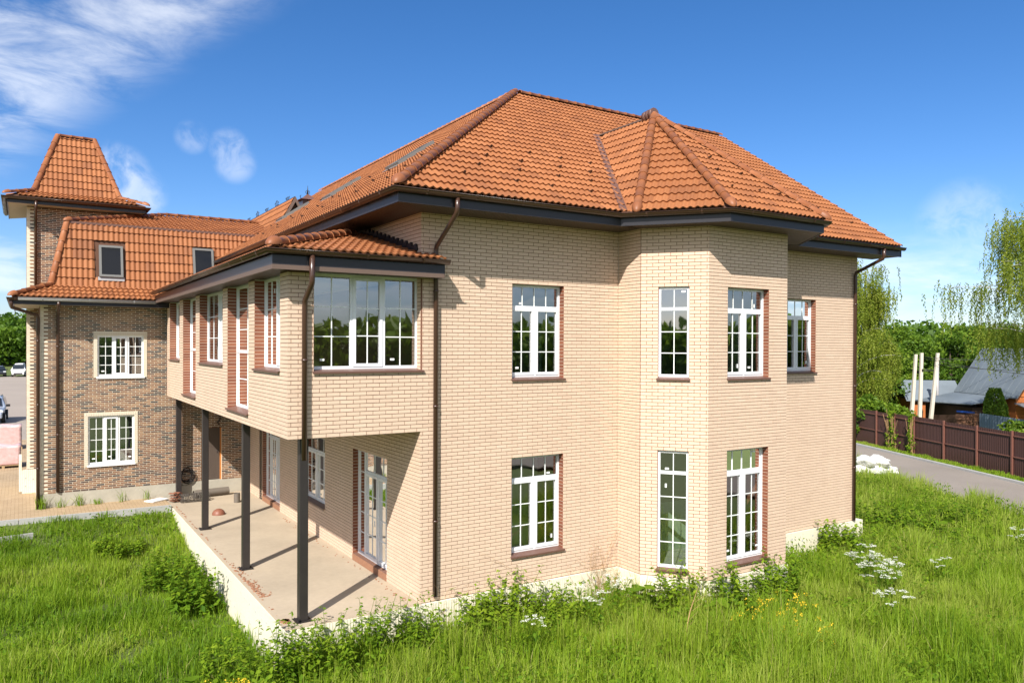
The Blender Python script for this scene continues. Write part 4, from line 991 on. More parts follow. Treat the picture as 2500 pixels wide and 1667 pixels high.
b = MB(); e = .42; b.add([(tx-e, ty_-e, 11.02), (tx+e, ty_-e, 11.02), (tx+e, ty_+e, 11.02), (tx-e, ty_+e, 11.02), (tx-.2, ty_-.2, 11.14), (tx+.2, ty_-.2, 11.14), (tx+.2, ty_+.2, 11.14), (tx-.2, ty_+.2, 11.14), (tx, ty_, 11.32)],
    [(0, 1, 5, 4), (1, 2, 6, 5), (2, 3, 7, 6), (3, 0, 4, 7), (4, 5, 8), (5, 6, 8), (6, 7, 8), (7, 4, 8), (3, 2, 1, 0)]); b.build('turret_roof', M['sill'], t_)
b = MB(); b.tube([(tx, ty_, 11.3), (tx, ty_, 11.48), (tx, ty_, 11.66)], [.03, .018, .004], 6)
for k in range(4):
    a = k*math.pi/2; b.tube([(tx+math.cos(a)*(.03+.06*math.sin(t)), ty_+math.sin(a)*(.03+.06*math.sin(t)), 11.3+.05*t) for t in np.linspace(0, 3, 6)], .010, 5)
    b.tube([(tx+sx, ty_+sy, 11.03+h) for sx, sy, h in [((-1)**(k//2)*e, (-1)**(k % 2)*e, 0), ((-1)**(k//2)*(e+.04), (-1)**(k % 2)*(e+.04), .07), ((-1)**(k//2)*(e-.02), (-1)**(k % 2)*(e-.02), .12)]], .014, 5)
b.build('finial', M['dark'], t_)
finish_bricks(HD, [M['dark_brick'], M['quoin'], M['brown_brick']], bond=(DB[2], DB[3]))
finish_tiles(HD)

# ------------------------------------------------------------------ terrain
def smooth(t): t = np.clip(t, 0, 1); return t*t*(3-2*t)
def gz(x, y):
    """ground height"""
    x = np.asarray(x, float); y = np.asarray(y, float)
    front = -.82-.18*smooth((x-9)/6)
    lawn = np.interp(y, [-3, 4, 8, 11.0, 11.9, 12.2], [-1.05, -1.0, -.85, -.42, -.22, -.10])
    left = smooth((-2.2-x)/.5+.5); h = front*(1-left)+lawn*left
    back = smooth((y-12.1)/.25); h = np.where(x < -2.4, h*(1-back)+(-.03)*back, h)
    inner = smooth((y-13.5)/2)*(x >= -2.4); h = h*(1-inner)+(-.1)*inner
    # towards the lane on the right
    r = smooth((x-19)/4.0); h = np.where(y < 60, h*(1-r)+(-.82)*r, h)
    # wooded rise far behind on the left
    d = np.hypot(x+10, y-10); far = smooth((y-128)/90.0); h = h+far*7.0*(x < 60)
    return h
xs = np.unique(np.concatenate([np.linspace(-400, -40, 16), np.linspace(-40, -12, 15), np.arange(-12, 26, .5), np.linspace(26, 60, 18), np.linspace(60, 500, 18)]))
ys = np.unique(np.concatenate([np.linspace(-300, -30, 14), np.linspace(-30, -8, 10), np.arange(-8, 15, .4), np.arange(11.6, 12.8, .1), np.linspace(15, 60, 24), np.linspace(60, 600, 30)]))
XX, YY = np.meshgrid(xs, ys, indexing='ij'); ZZ = gz(XX, YY); nx, ny = XX.shape
idx = np.arange(nx*ny).reshape(nx, ny); F = np.stack([idx[:-1, :-1], idx[1:, :-1], idx[1:, 1:], idx[:-1, 1:]], -1).reshape(-1, 4)
M['soil'] = mat('grassy_soil', (.06, .08, .018), .95, var=.5, nscale=5, col2=(.12, .16, .03), big=.4, bigscale=.4, bump=.5, bscale=12)
tag(link('ground', mesh_np('ground', np.stack([XX, YY, ZZ], -1).reshape(-1, 3), [F], M['soil'], smooth=True)), kind='structure')

# paving, kerbs, yard
def paver_mat():
    m = bpy.data.materials.new('block_paving'); m.use_nodes = True; nt = m.node_tree; N = nt.nodes; L = nt.links; b = N['Principled BSDF']; b.inputs['Roughness'].default_value = .9
    geo = N.new('ShaderNodeNewGeometry'); br = N.new('ShaderNodeTexBrick'); L.new(geo.outputs['Position'], br.inputs['Vector'])
    br.inputs['Scale'].default_value = 1.0; br.inputs['Brick Width'].default_value = .2; br.inputs['Row Height'].default_value = .1; br.inputs['Mortar Size'].default_value = .008
    br.inputs['Color1'].default_value = (.42, .31, .19, 1); br.inputs['Color2'].default_value = (.36, .26, .15, 1); br.inputs['Mortar'].default_value = (.22, .14, .07, 1)
    n = N.new('ShaderNodeTexNoise'); n.inputs['Scale'].default_value = .7; n.inputs['Detail'].default_value = 6; L.new(geo.outputs['Position'], n.inputs['Vector'])
    mx = N.new('ShaderNodeMix'); mx.data_type = 'RGBA'; L.new(br.outputs['Color'], mx.inputs['A']); mx.inputs['B'].default_value = (.44, .32, .19, 1)
    mr = N.new('ShaderNodeMapRange'); mr.inputs['From Min'].default_value = .45; mr.inputs['From Max'].default_value = .7; mr.inputs['To Max'].default_value = .7; L.new(n.outputs['Fac'], mr.inputs['Value']); L.new(mr.outputs[0], mx.inputs['Factor'])
    L.new(mx.outputs['Result'], b.inputs['Base Color']); bp = N.new('ShaderNodeBump'); bp.inputs['Strength'].default_value = .5; bp.inputs['Distance'].default_value = .01; L.new(br.outputs['Fac'], bp.inputs['Height']); bp.invert = True; L.new(bp.outputs[0], b.inputs['Normal'])
    return m
M['paver'] = paver_mat()
M['asphalt'] = mat('pale_asphalt', (.24, .205, .175), .95, var=.12, nscale=40, big=.25, bigscale=.35, bump=.3, bscale=90)
M['yard'] = mat('yard_surface', (.30, .25, .205), .95, var=.1, nscale=6, big=.2, bigscale=.12)
M['kerb'] = mat('kerb_concrete', (.36, .355, .34), .9, var=.2, nscale=6, big=.2, bigscale=.9, bump=.4, bscale=30)
b = MB(); b.prism([(-16, 12.62, -.06), (-2.68, 12.20, -.06), (-2.68, 13.88, -.06), (-6.05, 13.88, -.06), (-6.05, 17.1, -.06), (-6.4, 17.2, -.06), (-6.4, 34, -.06), (-16, 34, -.06)], (0, 0, .09))
tag(b.build('paving', M['paver']), kind='structure')
b = MB(); b.prism([(-60, 34, -.06), (0, 34, -.06), (10, 128, -.06), (-60, 128, -.06)], (0, 0, .08)); tag(b.build('yard', M['yard']), kind='structure')
b = MB()
for i in range(14):
    x0 = -2.70-i*1.0; f = lambda x: 12.19-(x+2.68)*.0315
    b.prism([(x0, f(x0)-.10, -.25), (x0, f(x0)-.012, -.25), (x0-.985, f(x0-1)-.012, -.25), (x0-.985, f(x0-1)-.10, -.25)], (0, 0, .33))
kerb = b.build('kerb', M['kerb']); tag(kerb, kind='structure')
b = MB()
for i in range(10):
    x0 = -6.35-i*1.0; b.prism([(x0, 11.38-.5*(x0+6.35)*-.30, -.6), (x0, 11.48-.5*(x0+6.35)*-.30, -.6), (x0-.985, 11.48-.5*(x0-.985+6.35)*-.30, -.6), (x0-.985, 11.38-.5*(x0-.985+6.35)*-.30, -.6)], (0, 0, .42))
tag(b.build('kerb', M['kerb']), kind='structure')
# lane on the right: kerb line from (29.2,2.2) towards (35,13.8)
KA = np.array([29.2, 2.2]); KB = np.array([35.0, 13.9]); KD = (KB-KA)/np.linalg.norm(KB-KA); KN = np.array([-KD[1], KD[0]])   # KN points to the house side
def lane(t, w, z=0): p = KA+KD*t+KN*w; return (p[0], p[1], z)
b = MB(); b.prism([lane(-40, 0, -.83), lane(80, 0, -.83), lane(80, 4.6, -.83), lane(-40, 4.6, -.83)], (0, 0, .06)); tag(b.build('road', M['asphalt']), kind='structure')
b = MB()
for i in range(-20, 60):
    b.prism([lane(i, -.20, -.9), lane(i+.985, -.20, -.9), lane(i+.985, -.003, -.9), lane(i, -.003, -.9)], (0, 0, .235))
tag(b.build('kerb', M['kerb']), kind='structure')

# ------------------------------------------------------------------ vegetation helpers
M['grass'] = ramp_mat('grass_blades', [(0, (.055, .135, .008)), (.3, (.115, .230, .010)), (.6, (.205, .330, .015)), (.85, (.30, .42, .028)), (1, (.42, .40, .13))], rough=.6, noise=0, objrand=False, translucent=.5, spec=.3)
M['weed'] = ramp_mat('weed_leaves', [(0, (.050, .125, .010)), (.4, (.11, .21, .013)), (.75, (.19, .295, .016)), (1, (.26, .35, .025))], rough=.7, noise=0, objrand=False, translucent=.45, spec=.12)
M['leaf'] = ramp_mat('tree_leaves', [(0, (.036, .088, .010)), (.35, (.085, .170, .014)), (.7, (.15, .25, .018)), (1, (.24, .33, .028))], rough=.55, noise=0, objrand=False, translucent=.45, spec=.3)
M['birch_leaf'] = ramp_mat('birch_leaves', [(0, (.11, .16, .014)), (.35, (.19, .26, .022)), (.7, (.28, .34, .036)), (1, (.37, .40, .065))], rough=.6, noise=0, objrand=False, translucent=.55, spec=.3)
M['bark'] = mat('brown_bark', (.07, .05, .035), .95, var=.3, nscale=6, bump=.6, bscale=14)
M['birch_bark'] = mat('birch_bark', (.62, .60, .55), .85, var=.9, nscale=4, col2=(.16, .14, .12), bump=.3)
M['straw'] = mat('dry_stalk', (.36, .22, .10), .9, var=.2, nscale=9)
M['white_flower'] = mat('white_petals', (.80, .81, .74), .8, translucent=.25)
M['yellow_flower'] = mat('yellow_petals', (.72, .50, .02), .8, translucent=.2)

def quads_np(C, A, B):
    """leaf quads centred C spanned by half vectors A,B -> V,F (diamond-like)"""
    n = len(C); V = np.stack([C-A, C+B*.8-A*.15, C+A, C-B*.8-A*.15], 1).reshape(-1, 3); F = np.arange(n*4).reshape(n, 4); return V, F
def rand_dirs(n):
    v = rng.normal(size=(n, 3)); return v/np.linalg.norm(v, axis=1)[:, None]
def leaves(C, size, droop=0.0, up=0.0, aspect=.55, var=None):
    n = len(C); a = rand_dirs(n); a[:, 2] -= droop; a[:, 2] += up*0; a /= np.linalg.norm(a, axis=1)[:, None]
    r = rand_dirs(n); r[:, 2] *= .6; b = np.cross(a, r); b /= np.linalg.norm(b, axis=1)[:, None]+1e-9
    s = (size*rng.uniform(.65, 1.35, n))[:, None]; return quads_np(C, a*s, b*s*aspect)
def blades(P, h, w, lean=.35, bend=.5):
    """grass blades rooted at P: V, quads, tris"""
    n = len(P); az = rng.uniform(0, 2*np.pi, n); ln = np.abs(rng.normal(0, lean, n))
    d = np.stack([np.cos(az), np.sin(az), 0*az], 1); s = np.stack([-np.sin(az+rng.normal(0, .6, n)), np.cos(az), 0*az], 1)
    hh = h[:, None]; W = w[:, None]; up = np.array([0, 0, 1.0])
    m = P+up*hh*.55+d*hh*(ln*.35)[:, None]; t = P+up*hh*(1-.25*np.minimum(ln, 1.2)*bend)[:, None]+d*hh*(ln*.95)[:, None]
    V = np.stack([P-s*W/2, P+s*W/2, m-s*W*.42, m+s*W*.42, t], 1).reshape(-1, 3); b = (np.arange(n)*5)[:, None]
    return V, b+np.array([[0, 1, 3, 2]]), b+np.array([[2, 3, 4]])
def vnoise(x, y, s, seed=0):
    """cheap smooth value noise"""
    r = np.random.default_rng(seed); T = r.random((64, 64)); u = x/s; v = y/s; i = np.floor(u).astype(int); j = np.floor(v).astype(int); fu = u-i; fv = v-j
    fu = fu*fu*(3-2*fu); fv = fv*fv*(3-2*fv); g = lambda a, c: T[a % 64, c % 64]
    return (g(i, j)*(1-fu)+g(i+1, j)*fu)*(1-fv)+(g(i, j+1)*(1-fu)+g(i+1, j+1)*fu)*fv
def in_view(x, y, z, mu=320, mv=200):
    s = scr(np.stack([x, y, z], -1)); return (s[:, 2] > 2) & (s[:, 0] > -mu) & (s[:, 0] < 2500+mu) & (s[:, 1] < 1667+mv) & (s[:, 1] > 0)

# ------------------------------------------------------------------ tall grass (one mass)
def outside(x, y, m=.06):
    ok = ~((x > -2.607-.1) & (x < 14.3+m) & (y > -.09-m*0))          # house and terrace
    bay = (x > 5.0) & (x < 9.45) & (y > -2.0) & (y < 0)
    cut = ((x-5.014)*.781+(y+.764)*.624 > -.06) & ((9.44-x)*.781+(y+.764)*.624 > -.06)
    ok &= ~(bay & cut)
    ok &= ~((x < -2.5) & (y > 12.07-(x+2.68)*.0315))
    return ok
def lane_w(x, y): return (x-KA[0])*KN[0]+(y-KA[1])*KN[1]
def scatter(n, x0, x1, y0, y1):
    x = rng.uniform(x0, x1, n); y = rng.uniform(y0, y1, n); k = outside(x, y) & ((lane_w(x, y) > 4.55+.35*vnoise(x, y, 1.3, 5)) | (x < 15)); x, y = x[k], y[k]
    z = gz(x, y); k = in_view(x, y, z+.3); return x[k], y[k], z[k]
parts = []
def add_blades(x, y, z, hfun, w0, w1, dens, lean, vmean):
    k = rng.random(len(x)) < dens(x, y); x, y, z = x[k], y[k], z[k]; n = len(x)
    big = vnoise(x, y, 1.7, 3); fine = vnoise(x, y, .45, 4); h = hfun(x, y)*(.38+1.05*fine**1.3)*rng.uniform(.6, 1.35, n)
    V, q, t = blades(np.stack([x, y, z-.02], 1), h, rng.uniform(w0, w1, n), lean)
    va = np.clip(vmean+.10*((x > -2.4)*1.0)+.5*(big-.5)+rng.normal(0, .13, n), 0, .9); dry = rng.random(n) < .018; va[dry] = 1.0
    parts.append((V, q, t, va))
def lawn_h(x, y): 
    base = .28+.13*vnoise(x, y, 2.3, 9); edge = np.clip(1-(x+3.0)/-.9, 0, 1)
    return np.where(x < -2.5, base*np.interp(y, [8, 12], [1, .62]), .50+.25*vnoise(x, y, 2.0, 8))
x, y, z = scatter(520000, -15, 16, -9, 12.2); add_blades(x, y, z, lawn_h, .010, .020, lambda x, y: .55+.42*(vnoise(x, y, .7, 51) > .38), .46, .64)
x, y, z = scatter(260000, 9, 27, -9, 22); add_blades(x, y, z, lambda x, y: .50+.25*vnoise(x, y, 1.8, 6), .014, .026, lambda x, y: .5+.42*(vnoise(x, y, .8, 52) > .36), .5, .76)
# thin strip between kerb and fence
n = 26000; t = rng.uniform(-6, 22, n); w = -rng.uniform(.24, 1.3, n); x = KA[0]+KD[0]*t+KN[0]*w; y = KA[1]+KD[1]*t+KN[1]*w
add_blades(x, y, gz(x, y)+.0, lambda x, y: .16+0*x, .02, .04, lambda x, y: 1+0*x, .5, .66)
# taller pale seed grass close to the camera
x, y, z = scatter(60000, -4, 12, -9, -1.2); k = vnoise(x, y, 1.1, 12) > .5; add_blades(x[k], y[k], z[k], lambda x, y: .72+.2*vnoise(x, y, .8, 13), .008, .014, lambda x, y: .5+0*x, .30, .78)
off = 0; VV = []; QQ = []; TT = []; VA = []
for V, q, t, va in parts: VV.append(V); QQ.append(q+off); TT.append(t+off); off += len(V)
va = np.concatenate([p[3] for p in parts])
me = mesh_np('grass', np.concatenate(VV), [np.concatenate(QQ), np.concatenate(TT)], M['grass'], var=np.concatenate([va, va]))
tag(link('grass', me), 'tall bright green meadow grass around the house', 'grass', kind='stuff')
# low broad-leaved growth mixed into the meadow
x, y, z = scatter(230000, -14, 24, -9, 12); n_ = vnoise(x, y, .9, 41)*.6+vnoise(x, y, .3, 42)*.4; k = ((n_ > .52) | ((x > -2.6) & (y > -1.9) & (x < 14.5) & (n_ > .36))) & (rng.random(len(x)) < np.where(x < -2.5, .35, .95)); x, y, z = x[k], y[k], z[k]
belt = (x > -2.6) & (y > -2.9) & (x < 15); hh = rng.uniform(.10, .62, len(x))*np.where(x < -2.5, .5, 1.0)*np.where(belt, 1.0+.35*vnoise(x, y, .8, 44), 1.0); C = np.stack([x, y, z+hh], 1); V, F = leaves(C, rng.uniform(.025, .055, len(C)), aspect=.6); va2 = np.clip(.45+.35*(hh-.2)+rng.normal(0, .16, len(C)), 0, 1)
tag(link('undergrowth', mesh_np('undergrowth', V, [F], M['weed'], var=va2)), 'low leafy plants mixed into the meadow grass', 'undergrowth', kind='stuff')

# ------------------------------------------------------------------ weeds and flowers
def join_leaf(parts_, name, mats, parent=None, local=False, smooth=False):
    """parts_: list of (V, F(list), matidx, var)"""
    V = []; Fq = {}; off = 0
    for v, f, mi, va in parts_:
        k = f.shape[1]; Fq.setdefault(k, []).append((f+off, np.full(len(f), mi), va)); V.append(v); off += len(v)
    faces = []; mi = []; va = []
    for k in Fq:
        faces.append(np.concatenate([q[0] for q in Fq[k]])); mi.append(np.concatenate([q[1] for q in Fq[k]])); va.append(np.concatenate([q[2] for q in Fq[k]]))
    return link(name, mesh_np(name, np.concatenate(V), faces, mats, var=np.concatenate(va), midx=np.concatenate(mi), smooth=smooth), parent, local)
def stem_mesh(paths, r0, r1, seg=4):
    b = MB()
    for p in paths: b.tube(p, list(np.linspace(r0, r1, len(p))), seg, caps=False)
    return np.array(b.v), np.array(b.f)
def weed(name, label, loc, n_st, h, spread, leaf, nl, vm=.5, cat='weed', aspect=.45, top=.25, group=None):
    """upright leafy stems"""
    t = thing(name, label, cat, (loc[0], loc[1], float(gz(loc[0], loc[1]))), group); paths = []; C = []; base = []
    for i in range(n_st):
        a = random.uniform(0, 6.28); r = spread*math.sqrt(random.random()); hh = h*random.uniform(.6, 1.1); x0, y0 = r*math.cos(a), r*math.sin(a); lx, ly = random.gauss(0, .16)*hh, random.gauss(0, .16)*hh
        p = [(x0+lx*q*q, y0+ly*q*q, hh*q) for q in np.linspace(0, 1, 5)]; paths.append(p)
        for q in np.linspace(top, 1.0, nl):
            for s in range(3):
                an = random.uniform(0, 6.28); rr = leaf*(1.1-.55*q)*random.uniform(.5, 1.2)
                C.append((x0+lx*q*q+rr*math.cos(an), y0+ly*q*q+rr*math.sin(an), hh*q+random.uniform(-.03, .03))); base.append((math.cos(an), math.sin(an), -.25+random.gauss(0, .25), leaf*(1.1-.5*q)))
    C = np.array(C); base = np.array(base); A = base[:, :3]*base[:, 3:]*.9; side = np.cross(A, (0, 0, 1.0)); side /= np.linalg.norm(side, axis=1)[:, None]+1e-9
    side = side+rng.normal(0, .25, side.shape); B = side*(base[:, 3:]*aspect)
    V, F = quads_np(C, A*.8, B)
    sv, sf = stem_mesh(paths, .007, .003)
    join_leaf([(V, F, 0, np.clip(vm+rng.normal(0, .2, len(F)), 0, 1))], 'foliage', [M['weed']], t, True)
    join_leaf([(sv, sf, 0, np.full(len(sf), .4))], 'stems', [M['weed']], t, True)
    return t
def umbel(label, loc, n, h, spread):
    t = thing('cow_parsley', label, 'flower', (loc[0], loc[1], float(gz(loc[0], loc[1]))), 'white umbel flowers in the meadow'); paths = []; C = []
    lv = []
    for i in range(n):
        a = random.uniform(0, 6.28); r = spread*math.sqrt(random.random()); hh = h*random.uniform(.75, 1.1); x0, y0 = r*math.cos(a), r*math.sin(a)
        paths.append([(x0*.5, y0*.5, 0), (x0*.85, y0*.85, hh*.6), (x0, y0, hh)])
        for k in range(random.randint(3, 6)):
            an = random.uniform(0, 6.28); rr = random.uniform(.04, .15); cx, cy, cz = x0+rr*math.cos(an), y0+rr*math.sin(an), hh+random.uniform(0, .07); paths.append([(x0, y0, hh*.86), (cx, cy, cz)])
            for m in range(16): a2 = random.uniform(0, 6.28); r2 = .048*math.sqrt(random.random()); C.append((cx+r2*math.cos(a2), cy+r2*math.sin(a2), cz+random.uniform(-.006, .01)))
        for k in range(14): lv.append((x0*random.uniform(.3, 1.1)+random.gauss(0, .07), y0*random.uniform(.3, 1.1)+random.gauss(0, .07), hh*random.uniform(.15, .75)))
    C = np.array(C); A = rng.normal(0, 1, (len(C), 3)); A[:, 2] *= .25; A /= np.linalg.norm(A, axis=1)[:, None]; B = np.cross(A, (0, 0, 1.0)); V, F = quads_np(C, A*.013, B*.014)
    join_leaf([(V, F, 0, rng.random(len(F)))], 'flower_heads', [M['white_flower']], t, True)['kind'] = 'stuff'
    sv, sf = stem_mesh(paths, .006, .003); lc = np.array(lv); LV, LF = leaves(lc, np.full(len(lc), .06), aspect=.5)
    join_leaf([(sv, sf, 0, np.full(len(sf), .5)), (LV, LF, 0, np.clip(rng.normal(.5, .2, len(LF)), 0, 1))], 'stems', [M['weed']], t, True)
def yellow(label, loc, n, h, spread):
    t = thing('yellow_wildflower', label, 'flower', (loc[0], loc[1], float(gz(loc[0], loc[1]))), 'yellow wildflowers in the meadow'); paths = []; C = []; lv = []
    for i in range(n):
        a = random.uniform(0, 6.28); r = spread*math.sqrt(random.random()); hh = h*random.uniform(.7, 1.1); x0, y0 = r*math.cos(a), r*math.sin(a); paths.append([(x0*.7, y0*.7, 0), (x0, y0, hh)])
        for m in range(10): C.append((x0+random.gauss(0, .03), y0+random.gauss(0, .025), hh-random.random()*.12))
        for m in range(6): lv.append((x0+random.gauss(0, .04), y0+random.gauss(0, .04), hh*random.uniform(.2, .8)))
    C = np.array(C); V, F = leaves(C, np.full(len(C), .017), aspect=.9); join_leaf([(V, F, 0, rng.random(len(F)))], 'flower_heads', [M['yellow_flower']], t, True)['kind'] = 'stuff'
    sv, sf = stem_mesh(paths, .004, .003); LV, LF = leaves(np.array(lv), np.full(len(lv), .035), aspect=.4); join_leaf([(sv, sf, 0, np.full(len(sf), .5)), (LV, LF, 0, np.clip(rng.normal(.6, .15, len(LF)), 0, 1))], 'stems', [M['weed']], t, True)
def burdock(label, loc, n, size, h):
    t = thing('burdock', label, 'plant', (loc[0], loc[1], float(gz(loc[0], loc[1]))), 'broad-leaved plants in the meadow'); parts_ = []; paths = []
    for i in range(n):
        a = i*2.4+random.uniform(-.3, .3); r = random.uniform(.08, .36)*size/.25; z = h*random.uniform(.45, 1.0); c = np.array([r*math.cos(a), r*math.sin(a), z]); out = np.array([math.cos(a), math.sin(a), -.2+random.gauss(0, .2)]); sd = np.cross(out, (0, 0, 1)); sd /= np.linalg.norm(sd)
        s = size*random.uniform(.7, 1.15); ring = [c-out*s*.75]; 
        for k in range(1, 8): q = k/8; wq = math.sin(math.pi*q)**.7*s*.62; ring.append(c+out*s*(1.75*q-.75)+sd*wq+np.array([0, 0, .05*s*math.sin(9*q)]))
        tip = [c+out*s]; back = []
        for k in range(7, 0, -1): q = k/8; wq = math.sin(math.pi*q)**.7*s*.62; back.append(c+out*s*(1.75*q-.75)-sd*wq+np.array([0, 0, .05*s*math.cos(7*q)]))
        mid = [c+out*s*(1.75*k/8-.75)-np.array([0, 0, .06*s]) for k in range(1, 8)]
        V = np.array(ring+tip+back+mid); R = list(range(0, 8)); Lb = list(range(9, 16)); Md = list(range(16, 23)); fs = []
        for k in range(1, 7): fs.append((k, k+1, Md[k], Md[k-1])); fs.append((Md[k-1], Md[k], Lb[6-k], Lb[7-k]))
        parts_.append((V, np.array(fs), 0, np.full(len(fs), random.uniform(.35, .8)))); tri = np.array([(0, 1, Md[0]), (0, Md[0], Lb[6]), (7, 8, Md[6]), (Md[6], 8, Lb[0])]); parts_.append((V, tri, 0, np.full(4, .5)))
        paths.append([(0, 0, 0), (r*.5*math.cos(a), r*.5*math.sin(a), z*.6), tuple(c-out*s*.7)])
    join_leaf(parts_, 'leaves', [M['weed']], t, True, smooth=True); sv, sf = stem_mesh(paths, .012, .008); join_leaf([(sv, sf, 0, np.full(len(sf), .5))], 'stems', [M['weed']], t, True)

random.seed(21)
wl_ = [((-2.95, -.40), 12, 1.25, .5, .085, 'dense nettle bush at the near corner of the terrace'), ((-3.45, .55), 10, .85, .5, .08, 'bushy weeds against the long terrace plinth near its front corner'),
       ((-2.2, -.62), 14, 1.12, .55, .08, 'leafy weeds under the front column of the terrace'), ((-1.2, -.50), 8, 1.22, .35, .075, 'tall nettle stems in front of the terrace plinth'),
       ((-.3, -.55), 8, 1.12, .4, .075, 'nettles before the plinth left of the house corner'), ((1.0, -.6), 12, 1.0, .5, .10, 'leafy bush before the plinth right of the house corner'),
       ((1.9, -.5), 9, 1.15, .4, .09, 'tall leafy weeds left below the lower front window'), ((2.7, -.75), 14, .8, .6, .09, 'low weeds below the lower front window'),
       ((5.2, -1.75), 9, 1.2, .4, .10, 'upright weeds at the foot of the angled bay wall'), ((6.1, -2.5), 9, 1.22, .35, .10, 'tall weeds under the outer corner of the bay'),
       ((7.2, -2.55), 9, 1.15, .45, .10, 'tall weeds under the right bay window'), ((7.9, -2.35), 8, 1.25, .35, .09, 'weeds by the right end of the bay'),
       ((12.3, -.75), 14, 1.05, .6, .12, 'dark leafy bush before the white plinth right of the bay'), ((13.3, -.6), 10, .95, .5, .11, 'leafy bush at the far right end of the plinth'),
       ((-3.5, 6.6), 14, .9, .65, .09, 'dark bushy weeds halfway along the terrace plinth'), ((-3.3, 4.6), 12, .95, .5, .10, 'bright bushy weeds at the plinth between the two middle columns'),
       ((-4.4, 9.6), 12, .45, .7, .08, 'dark patch of weeds in the lawn towards the kerb'), ((15.6, .8), 14, 1.2, .7, .12, 'large green bush beyond the right corner of the house'),
       ((17.2, .2), 12, 1.0, .8, .12, 'tall weeds between the house corner and the lane'), ((19.5, -.2), 12, .95, .8, .12, 'bushy weeds near the lane edge'),
       ((16.2, 2.6), 14, 1.3, .8, .12, 'tall bush behind the right house corner by the lane')]
for loc, n, h, s, lf, lb in wl_: weed('weed_bush', lb, loc, n*3, h*1.02, s, lf*1.22, 9, vm=random.uniform(.62, .88) if loc[0] > -3.1 and loc[1] < 0 else random.uniform(.5, .75), group='weeds round the house')
for loc, n, h, sp, lb in (((9.6, -3.6), 12, .95, .35, 'big cluster of white umbel flowers in the meadow right of the bay'), ((10.4, -3.2), 12, 1.0, .4, 'white umbel flowers at the right side of the big flower cluster'),
                          ((10.5, -2.6), 10, 1.05, .3, 'white umbel flowers at the back of the big flower cluster'), ((8.5, -4.6), 6, .8, .25, 'few white umbel flowers in front of the big cluster'),
                          ((16.6, -3.4), 7, .95, .35, 'white umbel flowers at the right edge of the meadow'), ((12.4, -3.4), 3, .8, .15, 'lone white umbel flowers right of the big cluster'),
                          ((3.2, -1.35), 8, .85, .35, 'white umbel flowers in front of the inner bay corner'), ((4.0, -1.2), 8, .9, .3, 'white umbel flowers beside the burdock by the bay'), ((1.5, -1.7), 4, .75, .2, 'small white umbel flowers low in the front meadow')): umbel(lb, loc, n, h, sp)
for loc, n, h, sp, lb in (((5.7, -3.6), 20, .80, .65, 'yellow wildflowers in front of the bay corner'), ((6.7, -3.5), 22, .82, .65, 'yellow wildflowers below the right bay window'), ((5.8, -4.6), 14, .75, .5, 'yellow wildflowers nearest the camera before the bay'),
                          ((-3.7, -.9), 26, .66, .5, 'yellow wildflowers by the left bottom of the lawn'), ((-3.0, -1.9), 8, .6, .3, 'yellow wildflowers at the bottom left of the front meadow')): yellow(lb, loc, n, h, sp)
for loc, n, s, h, lb in (((4.6, -1.5), 12, .20, .85, 'large burdock leaves before the inner corner of the bay'), ((5.5, -2.6), 9, .18, .7, 'burdock leaves below the angled bay window'), ((6.4, -2.9), 8, .18, .6, 'burdock leaves between the yellow flowers and the bay'),
                         ((-4.4, .2), 8, .16, .5, 'burdock leaves in the lawn near the terrace corner'), ((.7, -1.1), 9, .15, .7, 'broad green leaves right of the house corner'), ((17.5, -.8), 9, .22, .7, 'broad leaves in the weeds by the lane'), ((11.2, -6.0), 9, .18, .5, 'broad leaves at the lower right edge of the meadow')): burdock(lb, loc, n, s, h)
# dry climber on the inner bay corner and dead stalks
def twigs(name, label, loc, n, h, spread, m, flat=None, cat='plant', r=.005, curl=.1):
    t = thing(name, label, cat, (loc[0], loc[1], float(gz(loc[0], loc[1])))); b = MB()
    for i in range(n):
        x, y, z = random.gauss(0, spread), random.gauss(0, .03), 0.0; dx = random.gauss(0, .5); p = []
        hh = h*random.uniform(.35, 1.0); steps = 9
        for k in range(steps): p.append((x, y, z)); dx += random.gauss(0, curl*6); x += dx*hh/steps*.35; y += random.gauss(0, .012); z += hh/steps*random.uniform(.6, 1.3)
        b.tube(p, list(np.linspace(r, r*.4, steps)), 4, caps=False)
        for k in range(5):
            q = p[random.randint(3, steps-1)]; an = random.uniform(-1, 1); L = random.uniform(.06, .25); b.tube([q, (q[0]+L*an, q[1]+random.gauss(0, .02), q[2]+L*random.uniform(-.3, .6)), (q[0]+1.5*L*an, q[1]+random.gauss(0, .02), q[2]+L*random.uniform(-.6, .3))], r*.5, 4, caps=False)
    b.build('twigs', m, t, local=True); return t
twigs('dry_climber', 'dry brown climber against the inner corner of the bay', (4.55, -.16), 46, 2.1, .28, M['straw'], curl=.12, r=.004)
twigs('dry_stalk', 'dead thin stalks beside the downpipe at the house corner', (.35, -.22), 7, 2.0, .16, M['straw'], r=.003)
twigs('dry_stalk', 'dead brown stalks left below the lower front window', (1.75, -.2), 9, 1.2, .2, M['straw'], r=.003)
t = thing('dead_stalk', 'long pale dead stalk leaning in the front meadow', 'plant', (3.6, -3.4, -1.0)); b = MB(); b.tube([(0, 0, 0), (.25, .1, .5), (.62, .3, 1.0), (1.05, .5, 1.35)], [.016, .013, .009, .004], 5)
for k in range(5): b.tube([(.3+.13*k, .13+.06*k, .6+.13*k), (.42+.16*k, .12+.05*k, .75+.12*k)], .003, 4)
b.build('stalk', M['straw'], t, local=True)

